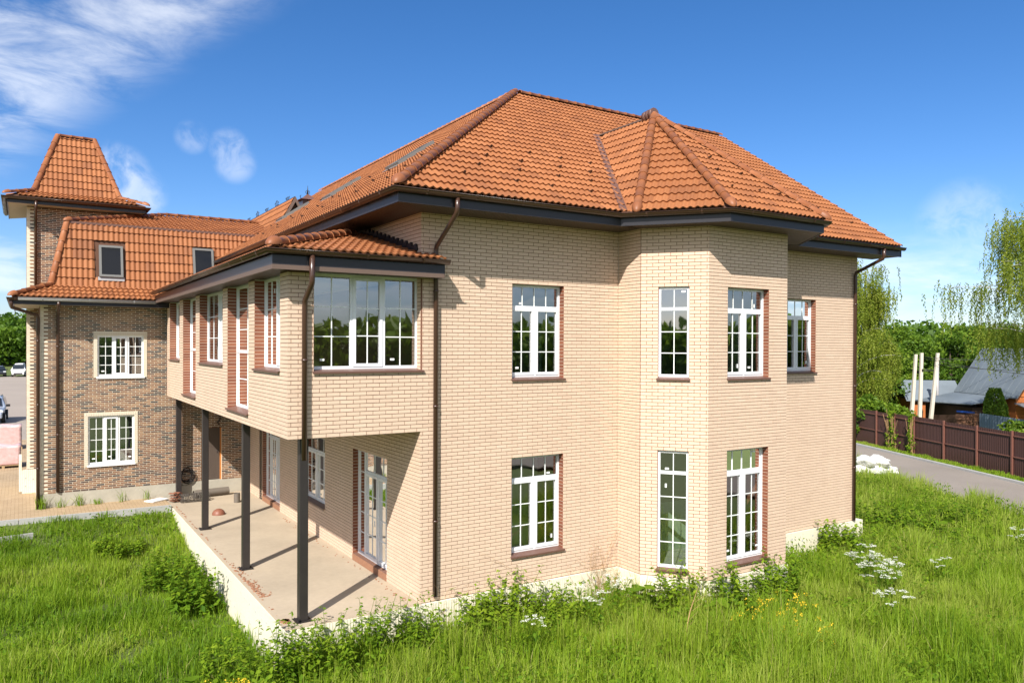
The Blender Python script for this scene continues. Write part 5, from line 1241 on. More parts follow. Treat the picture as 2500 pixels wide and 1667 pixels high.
# ------------------------------------------------------------------ terrace clutter
t = thing('roof_tile_stack', 'small stack of spare clay roof tiles beside the far column', 'roof tiles', (-2.42, 13.0, .0))
for i in range(4):
    Rr = Matrix.Rotation(random.uniform(-.2, .2)+.3, 3, 'Z'); V = (TV-np.array([.15, .16, 0]))@np.array(Rr).T+np.array([random.uniform(-.03, .03), random.uniform(-.03, .03), .015+i*.075])
    link('roof_tile', mesh_np('roof_tile', V, [TF], M['dome'], smooth=TS), t, True)
t = thing('hip_cap', 'brown half-dome roof cap lying on the terrace', 'roof cap', (-1.66, 10.35, .0)); b = MB(); b.sm = True; vs = []
for i in range(6):
    for k in range(16): a = 2*math.pi*k/16; e = (i/5)*math.pi/2; vs.append((.19*math.cos(e)*math.cos(a), .19*math.cos(e)*math.sin(a), .005+.17*math.sin(e)))
b.add(vs, [(i*16+k, i*16+(k+1) % 16, (i+1)*16+(k+1) % 16, (i+1)*16+k) for i in range(5) for k in range(16)]); b.build('shell', M['dome'], t, local=True)
def corrugated(name, label, path, r, m, pitch=.028):
    path = [np.array(q, float) for q in path]; d = np.concatenate([[0], np.cumsum([np.linalg.norm(c-a) for a, c in zip(path[:-1], path[1:])])]); n = int(d[-1]/pitch)*2
    pts = [[np.interp(s, d, [q[k] for q in path]) for k in range(3)] for s in np.linspace(0, d[-1], n)]
    t = thing(name, label, 'pipe', tuple(path[0][:2])+(0,)); b = MB(); b.tube(pts, [r*(1.0 if (i//1) % 2 else .90) for i in range(n)], 14, caps=False); b.tube(pts, [r*.82]*n, 14, caps=False); b.build('pipe_wall', m, t); return t
M['hose'] = mat('grey_corrugated_plastic', (.15, .125, .10), .6, var=.15)
corrugated('corrugated_pipe', 'long grey corrugated drain pipe lying along the far plinth', [(-1.85, 13.25, .14), (-.72, 13.40, .14)], .13, M['hose'])
corrugated('corrugated_pipe', 'short grey corrugated pipe piece standing upright on the terrace', [(-.78, 11.9, .0), (-.78, 11.9, .30)], .10, M['hose'])
M['netblk'] = mat('grey_wire_net', (.10, .085, .07), .7, var=.3)
t = thing('wire_mesh_roll', 'crumpled roll of dark wire mesh behind the terrace columns', 'wire mesh', (-1.9, 12.75, 0)); b = MB()
for k in range(22):
    ph = random.uniform(0, 6.28); x = -.42+.84*k/21; r = .14+.03*math.sin(k); b.tube([(x+.03*math.sin(a*2+ph), .16*math.cos(a)*(1+.25*math.sin(3*a+ph)), .13+.12*math.sin(a)) for a in np.linspace(0, 6.28, 13)], .008, 4, caps=False)
for k in range(16): a = 6.28*k/16; b.tube([(-.45+.09*j, .16*math.cos(a+.1*math.sin(j)), .135+.12*math.sin(a+.1*j)) for j in range(11)], .006, 4, caps=False)
b.build('wire', M['netblk'], t, local=True)
t = thing('cable_coil', 'coil of black cable hanging on the brown brick wall', 'cable', (-1.95, 13.86, .45)); b = MB()
for k in range(9): r = .20+random.uniform(-.05, .05); ox, oz = random.gauss(0, .03), random.gauss(.2, .03); b.tube([(ox+r*math.cos(a), -.02-.01*k*.5, oz+r*1.05*math.sin(a)+.02*math.sin(3*a+k)) for a in np.linspace(0, 6.28, 20)], .008, 5, caps=False)
b.tube([(-.22, -.03, .22), (-.5, -.03, .15)], .01, 5); b.build('cable', M['dark'], t, local=True)
t = thing('dangling_wire', 'loose black wires hanging above the brown door', 'cable', (-.98, 13.86, 2.3)); b = MB()
for k in range(3): b.tube([(.05*k, -.01, .4), (.05*k+.05, -.06, .25+.03*k), (.02*k-.03, -.05, .1), (.06, -.07, .02*k)], .009, 5)
b.build('wire', M['dark'], t, local=True)
t = thing('white_board', 'white board lying at the far left corner of the terrace', 'board', (-2.95, 13.35, .03)); b = MB(); b.rbox((0, 0, .02), (.62, .4, .03), Matrix.Rotation(.6, 3, 'Z')); b.build('board', M['pvc'], t, local=True)
tufts = []
def tuft(label, loc, n, h, m='grass'):
    P = np.array([[loc[0]+random.gauss(0, .06), loc[1]+random.gauss(0, .05), loc[2]] for _ in range(n)]); V, q, tr_ = blades(P, np.array([h*random.uniform(.5, 1.1) for _ in range(n)]), np.full(n, .014), .5)
    va = np.clip(rng.normal(.6, .15, n), 0, .95); o = link('grass_tuft', mesh_np('grass_tuft', V, [q, tr_], M[m], var=np.concatenate([va, va]))); tag(o, label, 'grass', 'grass tufts along the brown house')
for i, (x, h, n, lb) in enumerate(((-6.1, .5, 60, 'bright grass tuft at the left corner of the brown house'), (-5.6, .35, 22, 'sparse grass left of the brown house downpipe foot'), (-5.1, .4, 26, 'thin grass before the concrete plinth'), (-4.6, .22, 40, 'low grass tuft before the concrete plinth'), (-3.9, .5, 14, 'tall thin grass stalk before the plinth middle'), (-3.2, .45, 16, 'thin grass near the far terrace corner'))): tuft(lb, (x, 13.72, .03), n, h)

# ------------------------------------------------------------------ pallets, car, van in the yard
M['wrap'] = mat('pinkish_wrapped_bricks', (.58, .27, .24), .45, var=.55, nscale=7, col2=(.74, .58, .57), bump=.5, bscale=9, spec=.5)
M['wood'] = mat('pallet_wood', (.42, .29, .15), .85, var=.25, nscale=9)
def pallet(label, loc, w, d, h):
    t = thing('brick_pallet', label, 'pallet', loc, 'wrapped pallets in the yard'); b = MB()
    for k in range(3): b.box((-w/2+k*(w-.1)/2, -d/2, 0), (-w/2+k*(w-.1)/2+.1, d/2, .09))
    b.build('skid', M['wood'], t, local=True); 
    for k in range(6): b = MB(); b.box((-w/2, -d/2+k*d/5.5, .092), (w/2, -d/2+k*d/5.5+.09, .115)); b.build('slat', M['wood'], t, local=True)
    bm = bmesh.new(); bmesh.ops.create_cube(bm, size=1); bmesh.ops.subdivide_edges(bm, edges=bm.edges[:], cuts=9, use_grid_fill=True)
    for v in bm.verts:
        x, y, z = v.co; row = math.sin(z*38)*.008; v.co = Vector((x*w*.96*(1+row), y*d*.96*(1+row), .12+(z+.5)*h))+Vector((random.gauss(0, .006), random.gauss(0, .006), random.gauss(0, .006)+(.03*math.sin(x*9+y*5) if z > .45 else 0)))
    me = bpy.data.meshes.new('wrapped_load'); bm.to_mesh(me); bm.free(); me.materials.append(M['wrap']); 
    for p in me.polygons: p.use_smooth = True
    link('wrapped_load', me, t, True)
pallet('nearer pallet of pink bricks wrapped in film beside the tower', (-7.25, 23.9, .03), 1.25, 1.0, .75); pallet('farther pallet of pink bricks wrapped in film beside the tower', (-7.25, 30.3, .03), 1.3, 1.0, 1.0)
M['carpaint'] = mat('silver_blue_paint', (.42, .47, .55), .3, metal=.4, coat=.6); M['carglass'] = mat('car_glass', (.02, .025, .03), .08, spec=.8); M['tyre'] = mat('tyre_rubber', (.02, .02, .02), .9); M['lamp'] = mat('lamp_glass', (.75, .78, .8), .2, spec=.8); M['whitepaint'] = mat('white_paint', (.80, .80, .80), .35, coat=.4)
def car(name, label, loc, rz, paint, van=False):
    t = thing(name, label, 'van' if van else 'car', loc, rz=rz); L, Wd = (4.4, 1.78)
    prof = [(-2.2, .32), (-2.22, .62), (-2.1, .86), (-1.15, .98), (-.45, 1.50), (.3, 1.60), (1.5, 1.58), (2.05, 1.15), (2.2, .95), (2.2, .35)]
    if van: prof = [(-2.2, .32), (-2.22, .8), (-1.9, 1.05), (-1.2, 1.8), (-.8, 1.95), (2.1, 1.95), (2.2, 1.8), (2.2, .35)]
    b = MB(); n = len(prof); vs = []
    for s, f in ((-1, 1.0), (1, 1.0)):
        for (x, z) in prof: k = 1.0 if z < 1.0 else 1-.28*(z-1.0)/.6; vs.append((x, s*Wd/2*k*(1 if abs(x) < 2 else .86), z))
    b.add(vs, [tuple(range(n)), tuple(reversed(range(n, 2*n)))]+[(i, (i+1) % n, n+(i+1) % n, n+i) for i in range(n)]); o = b.build('body', paint, t, local=True); bv = o.modifiers.new('bevel', 'BEVEL'); bv.width = .07; bv.segments = 3; bv.limit_method = 'ANGLE'
    b = MB(); b.add([(-1.12, -.72, 1.03), (-1.12, .72, 1.03), (-.5, .62, 1.50), (-.5, -.62, 1.50)], [(0, 1, 2, 3)]) if not van else b.add([(-1.84, -.74, 1.12), (-1.84, .74, 1.12), (-1.22, .66, 1.78), (-1.22, -.66, 1.78)], [(0, 1, 2, 3)])
    o = b.build('windscreen', M['carglass'], t, local=True); o.location = (-.018, 0, .018)
    for s in (-1, 1):
        b = MB(); b.prism([(-.85, s*.845, 1.06), (1.5, s*.845, 1.06), (1.3, s*.745, 1.48), (-.3, s*.745, 1.48)], (0, s*.012, 0)); b.build('side_window', M['carglass'], t, local=True)
        b = MB(); b.rbox((-2.13, s*.62, .78), (.14, .34, .14)); b.build('headlight', M['lamp'], t, local=True)
        b = MB(); b.rbox((-.95, s*1.02, 1.06), (.10, .22, .15)); b.tube([(-.93, s*.86, 1.03), (-.95, s*.95, 1.05)], .025, 6); b.build('wing_mirror', M['dark'], t, local=True)
        for x in (-1.4, 1.4):
            b = MB(); b.tube([(x, s*.66, .32), (x, s*.90, .32)], .32, 18); w = b.build('wheel', M['tyre'], t, local=True); b = MB(); b.tube([(x, s*.905, .32), (x, s*.915, .32)], .2, 14); b.build('rim', M['lamp'], w, local=True)
    b = MB(); b.box((-2.235, -.55, .38), (-2.19, .55, .58)); b.build('grille', M['dark'], t, local=True)
    b = MB(); b.tube([(-.3, -.6, 1.62), (1.4, -.6, 1.62)], .02, 6); b.tube([(-.3, .6, 1.62), (1.4, .6, 1.62)], .02, 6); b.build('roof_rail', M['dark'], t, local=True)
car('parked_car', 'silver car parked in the yard at the left picture edge', (-8.35, 46.2, .03), math.radians(88), M['carpaint'])
car('parked_van', 'small white van far off at the end of the yard', (-6.9, 124, .03), math.radians(84), M['whitepaint'], True)
car('parked_car', 'dark car far off at the end of the yard beside the van', (-9.6, 125, .03), math.radians(95), M['carglass'])

# ------------------------------------------------------------------ fence along the lane
M['fence'] = mat('brown_profiled_sheet', (.052, .021, .018), .42, var=.1, nscale=3, big=.12, bigscale=.5, spec=.5); M['fence_post'] = mat('brown_fence_post', (.17, .070, .050), .5, var=.1)
fence = thing('sheet_fence', 'long brown profiled metal fence along the lane', 'fence', lane(0, -1.3, -.85)); FT = [-11.5, -9.1, -6.7, -4.3, -1.9, .35, 2.55, 4.85, 7.3, 9.8, 11.6, 13.4, 16, 18.5, 21, 23.5, 26]; WF = -1.45
for i, (t0_, t1_) in enumerate(zip(FT[:-1], FT[1:])):
    b = MB(); n = max(2, int((t1_-t0_)/.115)); prof = []
    for k in range(n):
        a = t0_+(t1_-t0_)*k/n; s = (t1_-t0_)/n
        for f, o_ in ((0, 0), (.45, 0), (.55, -.022), (.90, -.022)): prof.append((a+f*s, o_))
    prof.append((t1_-.005, 0)); drop = .03*math.sin(i*1.7)
    lo = [lane(a, WF+o_, -.80) for a, o_ in prof]; hi = [lane(a, WF+o_, 1.22+drop) for a, o_ in prof]; m_ = len(prof)
    b.add(lo+hi, [(k, k+1, m_+k+1, m_+k) for k in range(m_-1)]); p = b.build('panel', M['fence'], fence, recalc=False)
    for z_ in (.05, 1.00): b = MB(); b.prism([lane(t0_+.04, WF+.005, z_), lane(t1_-.04, WF+.005, z_), lane(t1_-.04, WF+.045, z_), lane(t0_+.04, WF+.045, z_)], (0, 0, .05)); b.build('rail', M['fence_post'], p)
for a in FT: b = MB(); b.prism([lane(a-.04, WF+.006, -.9), lane(a+.04, WF+.006, -.9), lane(a+.04, WF+.09, -.9), lane(a-.04, WF+.09, -.9)], (0, 0, 2.16)); b.build('post', M['fence_post'], fence)
def vine(label, tpos, wdt, h):
    p = lane(tpos, WF+.12, -.82); t = thing('fence_vine', label, 'climber', p, 'climbers on the brown fence'); n = 420; zz_ = rng.uniform(0, 1, n)**.8*h; a = rng.normal(0, wdt*.5, n)*(.6+.5*np.sin(zz_*3)); o_ = rng.uniform(0, .22, n)
    C = np.stack([KD[0]*a+KN[0]*o_, KD[1]*a+KN[1]*o_, zz_], 1); V, F = leaves(C, np.full(n, .075), droop=.5, aspect=.7); join_leaf([(V, F, 0, np.clip(rng.normal(.65, .2, n), 0, 1))], 'foliage', [M['weed']], t, True)
    b = MB()
    for k in range(12): x_ = random.gauss(0, wdt*.4); b.tube([(KD[0]*x_+KN[0]*.1, KD[1]*x_+KN[1]*.1, 0), (KD[0]*x_*.8+KN[0]*.15, KD[1]*x_*.8+KN[1]*.15, h*.5), (KD[0]*x_*1.6+KN[0]*.2, KD[1]*x_*1.6+KN[1]*.2, h*random.uniform(.6, 1.05))], .012, 4, caps=False)
    b.build('stems', M['straw'], t, local=True)
vine('leafy climber covering a post of the brown fence', 11.6, .5, 2.2); vine('thinner climber with bare stems on the next fence post', 9.8, .3, 2.1)
# heap of white sacks
M['sack'] = mat('white_woven_sack', (.66, .65, .61), .8, var=.2, nscale=9, bump=.8, bscale=10)
def sackmesh(): 
    bm = bmesh.new(); bmesh.ops.create_icosphere(bm, subdivisions=4, radius=1)
    for v in bm.verts: c = v.co; f = 1+.12*math.sin(4*c.x+3*c.y)+.07*math.sin(9*c.z+5*c.x)+.05*math.sin(17*c.x+11*c.y)+random.gauss(0, .02); v.co = Vector((c.x*.52*f, c.y*.40*f, c.z*.27*f))
    me = bpy.data.meshes.new('sack'); bm.to_mesh(me); bm.free(); me.materials.append(M['sack']); [setattr(p, 'use_smooth', True) for p in me.polygons]; return me
sm_ = sackmesh()
for i, (x, y, z, r, lb) in enumerate(((25.3, 7.2, -.55, .2, 'white sack at the left of the heap behind the house corner'), (26.0, 6.9, -.55, .8, 'white sack in the middle of the heap by the lane'), (26.6, 6.9, -.55, 1.6, 'white sack at the right of the heap by the lane'), (25.65, 7.2, -.13, .5, 'white sack on top of the heap, left one'), (26.25, 7.0, -.13, 1.1, 'white sack on top of the heap, right one'))):
    o = link('sack', sm_); o.location = (x, y, z); o.rotation_euler = (random.gauss(0, .1), random.gauss(0, .1), r); tag(o, lb, 'sack', 'white sacks heaped by the lane')

# ------------------------------------------------------------------ poles, wires, neighbouring house
def pole(label, base, top, parent=None):
    t = thing('concrete_pole', label, 'pole', base, 'concrete poles beyond the fence'); d = np.array(top)-np.array(base); b = MB(); u1_ = np.array([.075, -.045, 0]); u2_ = np.array([.035, .065, 0]); bs = []
    for f, s in ((0, 1.25), (1, .95)): bs += [d*f+s*(sx*u1_+sy*u2_) for sx, sy in ((-1, -1), (1, -1), (1, 1), (-1, 1))]
    b.add(bs, [(0, 1, 2, 3), (7, 6, 5, 4), (0, 4, 5, 1), (1, 5, 6, 2), (2, 6, 7, 3), (3, 7, 4, 0)]); b.build('shaft', M['pole'], t, local=True); return t
M['pole'] = mat('pole_concrete', (.58, .52, .43), .9, var=.12, nscale=6)
pole('left thin concrete pole beyond the fence', (43.9, 15.9, -1), (44.25, 15.75, 4.55)); p2 = pole('middle upright concrete pole beyond the fence', (44.35, 15.55, -1), (44.6, 15.55, 4.65)); pole('right leaning concrete pole beyond the fence', (44.75, 15.1, -1), (45.3, 14.85, 4.65))
b = MB(); b.tube([(.12, -.1, 4.55), (.75, -.55, 4.50)], .035, 6); b.tube([(.12, -.1, 4.45), (.75, -.55, 4.42)], .03, 6); b.build('tie_bar', M['dark'], p2, local=True)
M['metal_roof'] = mat('grey_sheet_roof', (.17, .20, .225), .55, var=.14, nscale=3, big=.35, bigscale=.35, metal=.2); M['timber'] = mat('orange_timber', (.42, .13, .03), .7, var=.2, nscale=4); M['timber_dark'] = mat('dark_boards', (.06, .03, .018), .8, var=.2)
nb = thing('neighbour_house', 'orange timber house with steep grey sheet metal roof', 'house', (48.0, 11.8, -1.0))
EA, EB = np.array([48.4, 15.3]), np.array([45.2, 10.0]); ed = (EB-EA)/np.linalg.norm(EB-EA); en = np.array([-ed[1], ed[0]]); en = en if en[0] > 0 else -en
def NP(a, w, z_): p = EA+ed*a+en*w; return (p[0], p[1], z_)
Ln = float(np.linalg.norm(EB-EA))
b = MB(); b.prism([NP(.3, .3, -1), NP(Ln-.4, .3, -1), NP(Ln-.4, 3.7, -1), NP(.3, 3.7, -1)], (0, 0, 3.0)); b.build('wall', M['timber'], nb)
b = MB(); b.prism([NP(Ln-.35, .2, 1.98), NP(Ln-.35, 3.8, 1.98), NP(Ln-.35, 2.0, 4.7)], tuple(np.append(-ed*.1, 0))); b.build('gable_board', M['timber'], nb)
for k in range(12): b = MB(); zz0 = -.9+k*.23; b.prism([NP(Ln-.40, .28, zz0), NP(Ln-.40, 3.72, zz0), NP(Ln-.40, 3.72, zz0+.2), NP(Ln-.40, .28, zz0+.2)], tuple(np.append(ed*.05, 0))); b.build('board', M['timber'], nb)
rf = MB(); 
for (w0, w1_) in ((0, 2), (4, 2)): rf.prism([NP(-.2, w0, 1.95), NP(Ln+.2, w0, 1.95), NP(Ln+.2, w1_, 4.98), NP(-.2, w1_, 4.98)], (0, 0, -.07))
rf = rf.build('roof', M['metal_roof'], nb)
b = MB()
for k in range(11):
    a = -.2+(Ln+.4)*k/10; b.prism([NP(a-.015, 0, 1.96), NP(a+.015, 0, 1.96), NP(a+.015, 2, 4.99), NP(a-.015, 2, 4.99)], (0, 0, .035))
tag(b.build('standing_seam', M['metal_roof'], rf), kind='stuff')
b = MB(); b.prism([NP(-.3, -.02, 1.9), NP(Ln-.6, -.02, 1.9), NP(Ln-1.2, -2.0, 1.45), NP(.2, -3.0, 1.35)], (0, 0, -.05)); b.build('porch_roof', M['metal_roof'], nb)
b = MB(); b.prism([NP(.5, -2.4, -1), NP(Ln-1.6, -1.7, -1), NP(Ln-1.6, .2, -1), NP(.5, .2, -1)], (0, 0, 2.2)); b.build('porch_wall', M['timber_dark'], nb)
b = MB(); b.prism([NP(Ln-.30, 1.2, .2), NP(Ln-.30, 2.0, .2), NP(Ln-.30, 2.0, 1.2), NP(Ln-.30, 1.2, 1.2)], tuple(np.append(ed*.06, 0))); w_ = b.build('window', M['pvc'], nb); b = MB(); b.prism([NP(Ln-.23, 1.28, .28), NP(Ln-.23, 1.92, .28), NP(Ln-.23, 1.92, 1.12), NP(Ln-.23, 1.28, 1.12)], tuple(np.append(ed*.01, 0))); b.build('pane', M['carglass'], w_)
b = MB(); b.prism([NP(Ln-.2, .1, 1.55), NP(Ln+1.6, .3, 1.15), NP(Ln+1.6, 3.8, 1.15), NP(Ln-.2, 3.8, 1.55)], (0, 0, .05)); b.build('porch_roof', M['metal_roof'], nb)
b = MB(); b.tube([(47.9, 16.3, -1), (47.9, 16.3, 4.1)], .10, 8); b.tube([(47.9, 16.3, 4.1), (47.9, 16.3, 4.25)], .15, 8); b.build('chimney_pipe', M['zinc_gutter'], nb)
sh = thing('garden_shed', 'small shed with grey sheet roof left of the neighbouring house', 'shed', (50.6, 18.6, -1)); b = MB(); b.box((-1.6, -1.6, 0), (1.6, 1.6, 2.2)); b.build('wall', M['timber'], sh, local=True)
b = MB(); b.prism([(-1.95, -1.9, 2.1), (1.95, -2.0, 2.1), (1.95, .0, 3.5), (-1.95, .0, 3.5)], (0, 0, .06)); b.prism([(-1.95, 1.9, 2.1), (1.95, 1.9, 2.1), (1.95, .0, 3.5), (-1.95, .0, 3.5)], (0, 0, .06)); b.build('roof', M['metal_roof'], sh, local=True); sh.rotation_euler = (0, 0, -.75)
gf = thing('grey_fence', 'short grey profiled metal fence before the neighbouring house', 'fence', (38.6, 7.4, -.9)); b = MB(); n = 60; p0 = np.array([40.2, 9.6]); p1 = np.array([36.2, 3.4]); dd_ = p1-p0; nn_ = np.array([-dd_[1], dd_[0]])/np.linalg.norm(dd_)
pr = [p0+dd_*k/n+nn_*(.03 if k % 2 else 0) for k in range(n+1)]; b.add([(q[0], q[1], -.85) for q in pr]+[(q[0], q[1], 1.25) for q in pr], [(k, k+1, n+2+k, n+1+k) for k in range(n)]); b.build('panel', mat('grey_profiled_sheet', (.20, .25, .29), .5, var=.1), gf, recalc=False)
t = thing('brick_stack', 'stack of red bricks with a blue sheet beside the porch', 'bricks', (42.0, 11.2, -.9)); b = MB()
for k in range(12):
    for j in range(8): b.rbox((-.8+.21*j+.1*(k % 2), random.gauss(0, .02), .06+.16*k), (.19, .5, .14), Matrix.Rotation(random.gauss(0, .05), 3, 'Z'))
tag(b.build('bricks', M['rust'], t, local=True), kind='stuff'); b = MB(); b.rbox((-.2, 0, 2.02), (.9, .6, .1), Matrix.Rotation(.1, 3, 'Y')); b.build('blue_sheet', mat('blue_plastic', (.02, .10, .45), .5), t, local=True)
for i, (a, c, lb) in enumerate((((44.6, 15.55, 4.4), (47.2, 11.6, 4.3), 'upper black cable in front of the grey metal roof'), ((44.6, 15.55, 4.3), (46.6, 9.0, 3.3), 'slanting black cable in front of the grey metal roof'), ((45.2, 14.9, 3.9), (46.9, 9.2, 3.6), 'lower black cable in front of the grey metal roof'))):
    a = np.array(a); c = np.array(c); b = MB(); b.tube([a+(c-a)*q-np.array([0, 0, .5*q*(1-q)]) for q in np.linspace(0, 1, 9)], .016, 5); tag(b.build('power_cable', M['dark']), lb, 'cable', 'cables from the poles')

# ------------------------------------------------------------------ trees
def birch(name, label, loc, h, R, nstr, seed, lean=0.0, low=.35, leafs=.066, group='birches beyond the fence', core=True):
    global rng; rs = random.Random(seed); t = thing(name, label, 'tree', loc, group); b = MB()
    tp = [(lean*q*q*h*.1+.15*math.sin(3*q), .1*math.sin(4*q), h*.97*q) for q in np.linspace(0, 1, 9)]; b.tube(tp, list(np.linspace(.20, .02, 9)), 9); tips = []
    def tpt(q): return np.array([np.interp(q, np.linspace(0, 1, 9), [p[k] for p in tp]) for k in range(3)])
    for i in range(34):
        q = rs.uniform(low*.8, .97); a = i*2.4+rs.uniform(-.4, .4); L = R*(1.12-.75*((q-low)/(1-low)) if q > low else .9)*rs.uniform(.6, 1.05); s = tpt(q); d = np.array([math.cos(a), math.sin(a), 0])
        pts = [s+d*L*f+np.array([0, 0, L*(.75*f-.5*f*f)]) for f in (0, .3, .6, .85, 1)]; b.tube(pts, [.06*(1.1-q)+.012, .04*(1.1-q)+.01, .02, .012, .006], 5)
        tips += [pts[k] for k in (1, 2, 3, 4)]+[(pts[2]+pts[3])/2, (pts[3]+pts[4])/2]
    b.build('trunk', M['birch_bark'], t, local=True)
    C = []; va = []
    for i in range(nstr):
        p = tips[rs.randrange(len(tips))]+np.array([rs.gauss(0, R*.10), rs.gauss(0, R*.10), rs.gauss(0, .25)]); L = rs.uniform(.5, 2.1)*(h/11); n = int(L/.045); vv = rs.gauss(.6, .2); dx, dy = rs.gauss(0, .14), rs.gauss(0, .14)
        for k in range(n):
            f = k/n; sp = .045*(1-.2*f); C.append((p[0]+dx*f+rs.gauss(0, sp), p[1]+dy*f+rs.gauss(0, sp), p[2]-L*f)); va.append(vv+rs.gauss(0, .12))
    C = np.array(C); V, F = leaves(C, np.full(len(C), leafs), droop=1.1, aspect=.6); join_leaf([(V, F, 0, np.clip(va, 0, 1))], 'crown', [M['birch_leaf']], t, True); return len(C)
def broad(name, label, loc, h, R, n, seed, leafs=.22, base=.25, group='trees beyond the fence', mt='leaf', vm=.45, trunk=True, clump=None):
    rs = random.Random(seed); t = thing(name, label, 'tree', loc, group); b = MB(); b.tube([(0, 0, 0), (.05, .03, h*.4), (0, .1, h*.85)], [.03*h*.6, .02*h*.6, .03], 7); C = []; va = []
    nc = clump or 46; cl = []
    for i in range(nc):
        u = rs.uniform(-1, 1); a = rs.uniform(0, 6.28); s = math.sqrt(1-u*u)*rs.uniform(.55, 1.0); zz = h*(base+(1-base)*(.5+.5*u*rs.uniform(.7, 1.0))); tap = 1.0-.35*max(0, u); cl.append((R*s*math.cos(a)*tap, R*s*math.sin(a)*tap, zz, R*rs.uniform(.20, .36), rs.gauss(vm, .15)))
    for i, c in enumerate(cl):
        if i % 3 == 0: b.tube([(0, 0, max(h*base*.8, c[2]*.6)), (c[0]*.5, c[1]*.5, c[2]*.8), c[:3]], [.05, .035, .015], 5, caps=False)
    b.build('trunk', M['bark'], t, local=True); per = max(8, n//nc)
    for c in cl:
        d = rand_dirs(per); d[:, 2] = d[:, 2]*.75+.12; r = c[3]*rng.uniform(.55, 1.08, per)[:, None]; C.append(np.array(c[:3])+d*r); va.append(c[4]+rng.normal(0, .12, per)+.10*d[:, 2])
    C = np.concatenate(C); va = np.clip(np.concatenate(va), 0, 1); V, F = leaves(C, np.full(len(C), leafs), aspect=.7); join_leaf([(V, F, 0, va)], 'crown', [M[mt]], t, True)
birch('birch_tree', 'tall weeping birch right behind the house corner', (39.4, 17.0, -1), 12.4, 3.0, 1450, 3)
birch('birch_tree', 'second weeping birch with pale trunk behind the house corner', (41.2, 17.4, -1), 9.6, 2.0, 1200, 8)
birch('birch_tree', 'large weeping birch hanging in at the right picture edge', (35.6, 4.1, -1), 12.9, 4.4, 1700, 5, low=.62, leafs=.056)
rs = random.Random(4)
spots = [(43.5, 20.5, 6.2, 2.6, .52), (46.5, 21.5, 6.6, 2.8, .5), (49.5, 22.5, 7.0, 3.0, .55), (53.5, 22.0, 7.4, 3.2, .42), (57.5, 20.5, 7.2, 3.2, .38), (60, 17, 7.6, 3.4, .36), (61.5, 13.0, 7.8, 3.5, .42), (57, 25.5, 7.6, 3.4, .4), (64, 22, 8.0, 3.5, .38),
         (40.0, 14.6, 2.3, 1.3, .6), (38.2, 15.2, 2.8, 1.4, .55), (54, 15.5, 6.4, 2.6, .35), (53.0, 8.5, 7.2, 3.0, .5), (47, 27, 7.4, 3.2, .45), (41.5, 24.5, 7.0, 3.0, .5)]
names_ = ['yellow-green maple behind the concrete poles', 'round green tree behind the poles', 'bright green tree behind the shed', 'dark green tree behind the shed', 'dark tree behind the grey metal roof', 'dark tree left behind the metal roof ridge', 'tree right behind the metal roof ridge', 'tree in the second row behind the shed', 'farthest dark tree behind the grey roof',
          'low bush behind the fence under the birches', 'low bright bush behind the fence beside the house corner', 'dark narrow tree beside the chimney pipe', 'green tree under the large hanging birch', 'tall tree in the second row behind the poles', 'tree in the second row behind the birches']
for i, ((x, y, h, R, v), lb) in enumerate(zip(spots, names_)): broad('broadleaf_tree', lb, (x, y, -1.0), h, R, 9000 if h > 4 else 4500, 100+i, leafs=.125, base=.12, vm=v+.05)
# thuja
th = thing('thuja', 'clipped narrow thuja before the orange timber house', 'tree', (42.4, 9.8, -1)); n = 5000; a = rng.uniform(0, 6.28, n); zz = rng.uniform(0, 1, n); r = (.62*(1-.55*np.clip((zz-.55)/.45, 0, 1)**2))*rng.uniform(.8, 1.06, n)*(1+.1*np.sin(a*3+zz*9))
C = np.stack([r*np.cos(a), r*np.sin(a), zz*3.6], 1); V, F = leaves(C, np.full(n, .085), droop=-1.4, aspect=.5); join_leaf([(V, F, 0, np.clip(rng.normal(.6, .18, n), 0, 1))], 'crown', [M['leaf']], th, True); b = MB(); b.tube([(0, 0, 0), (0, 0, 3.2)], [.12, .03], 7); b.build('trunk', M['bark'], th, local=True)
b = MB(); broad('garden_bush', 'light green bush before the short grey fence', (37.6, 6.6, -1), 2.2, 1.0, 1500, 77, leafs=.10, base=.1, group='bushes', vm=.75)
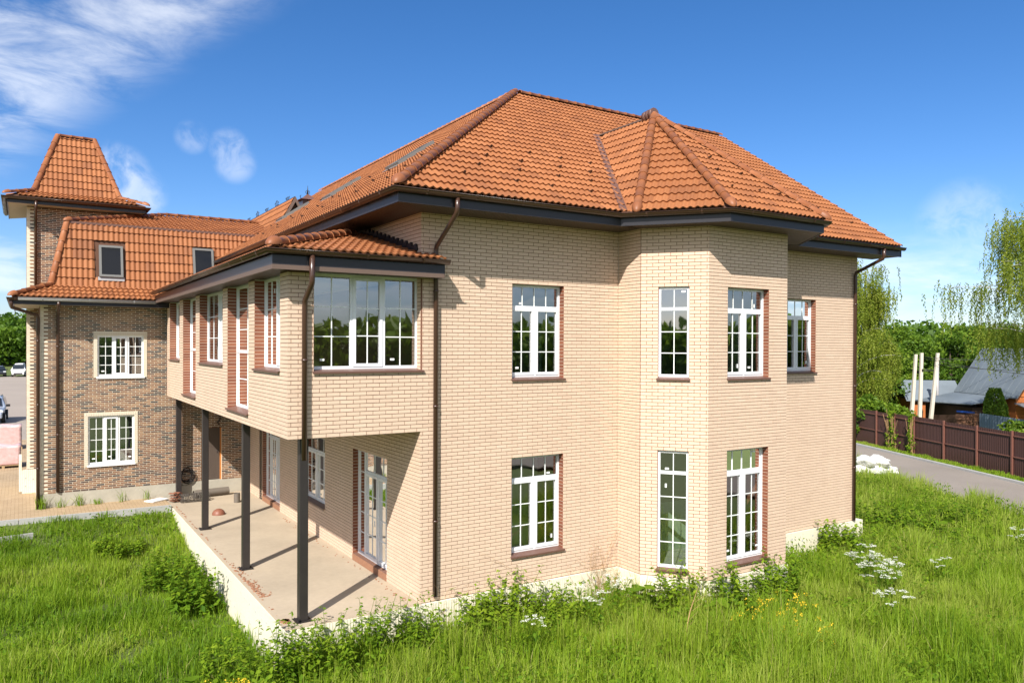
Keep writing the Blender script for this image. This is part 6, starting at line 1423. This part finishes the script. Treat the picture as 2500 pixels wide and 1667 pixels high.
# far woods: masses nobody could count
def wood(name, label, pts, h, n, leafs, vm, mt='leaf'):
    C = []; va = []
    for i in range(n):
        k = rng.integers(0, len(pts)-1); f = rng.random(); p = np.array(pts[k])*(1-f)+np.array(pts[k+1])*f
        pass
    n2 = n; k = rng.integers(0, len(pts)-1, n2); f = rng.random(n2)[:, None]; P = np.array(pts, float); c = P[k]*(1-f)+P[k+1]*f; dpt = rng.random(n2)
    nrm = P[k+1]-P[k]; nrm = np.stack([-nrm[:, 1], nrm[:, 0]], 1); nrm /= np.linalg.norm(nrm, axis=1)[:, None]; c = c+nrm*(dpt*14-4)[:, None]
    # canopy bumps
    s = np.cumsum(np.ones(n2)); bx = vnoise(c[:, 0], c[:, 1], 4.2, 31); by_ = vnoise(c[:, 0], c[:, 1], 1.7, 32); top = h*(.62+.30*bx+.16*by_); q = rng.random(n2)**.55; z = gz(c[:, 0], c[:, 1])+top*q
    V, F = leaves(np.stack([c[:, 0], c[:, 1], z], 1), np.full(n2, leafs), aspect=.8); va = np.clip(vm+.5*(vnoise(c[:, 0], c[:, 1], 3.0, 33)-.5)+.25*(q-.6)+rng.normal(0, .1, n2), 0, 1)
    o = join_leaf([(V, F, 0, va)], name, [M[mt]]); tag(o, label, 'woodland', kind='stuff')
wood('woodland', 'wooded hillside far behind the yard', [(-60, 150), (-25, 150), (0, 150), (30, 150)], 7.0, 46000, .36, .42)
wood('woodland', 'wooded hillside far behind the yard, upper belt', [(-80, 190), (-30, 190), (40, 190)], 6.0, 26000, .45, .38)
wood('woodland', 'dark wood behind the neighbouring plots', [(36, 42), (52, 34), (70, 20), (78, 2), (76, -20)], 8.4, 52000, .24, .40)
wood('woodland', 'wood across the meadow in front of the house', [(70, -30), (48, -52), (10, -62), (-30, -56), (-60, -34), (-72, 0)], 9.0, 30000, .6, .62)
m_ = thing('lattice_mast', 'thin lattice mast above the far wooded hill', 'mast', (-13.2, 182, 5)); b = MB()
for dx, dy in ((-.4, 0), (.4, 0), (0, .4)): b.tube([(dx, dy, 0), (dx*.4, dy*.4, 12.5)], .12, 5)
for k in range(3): b.box((-.9, -.3, 9.2+k*1.3), (.9, .3, 9.6+k*1.3))
b.build('mast_frame', M['zinc_gutter'], m_, local=True)
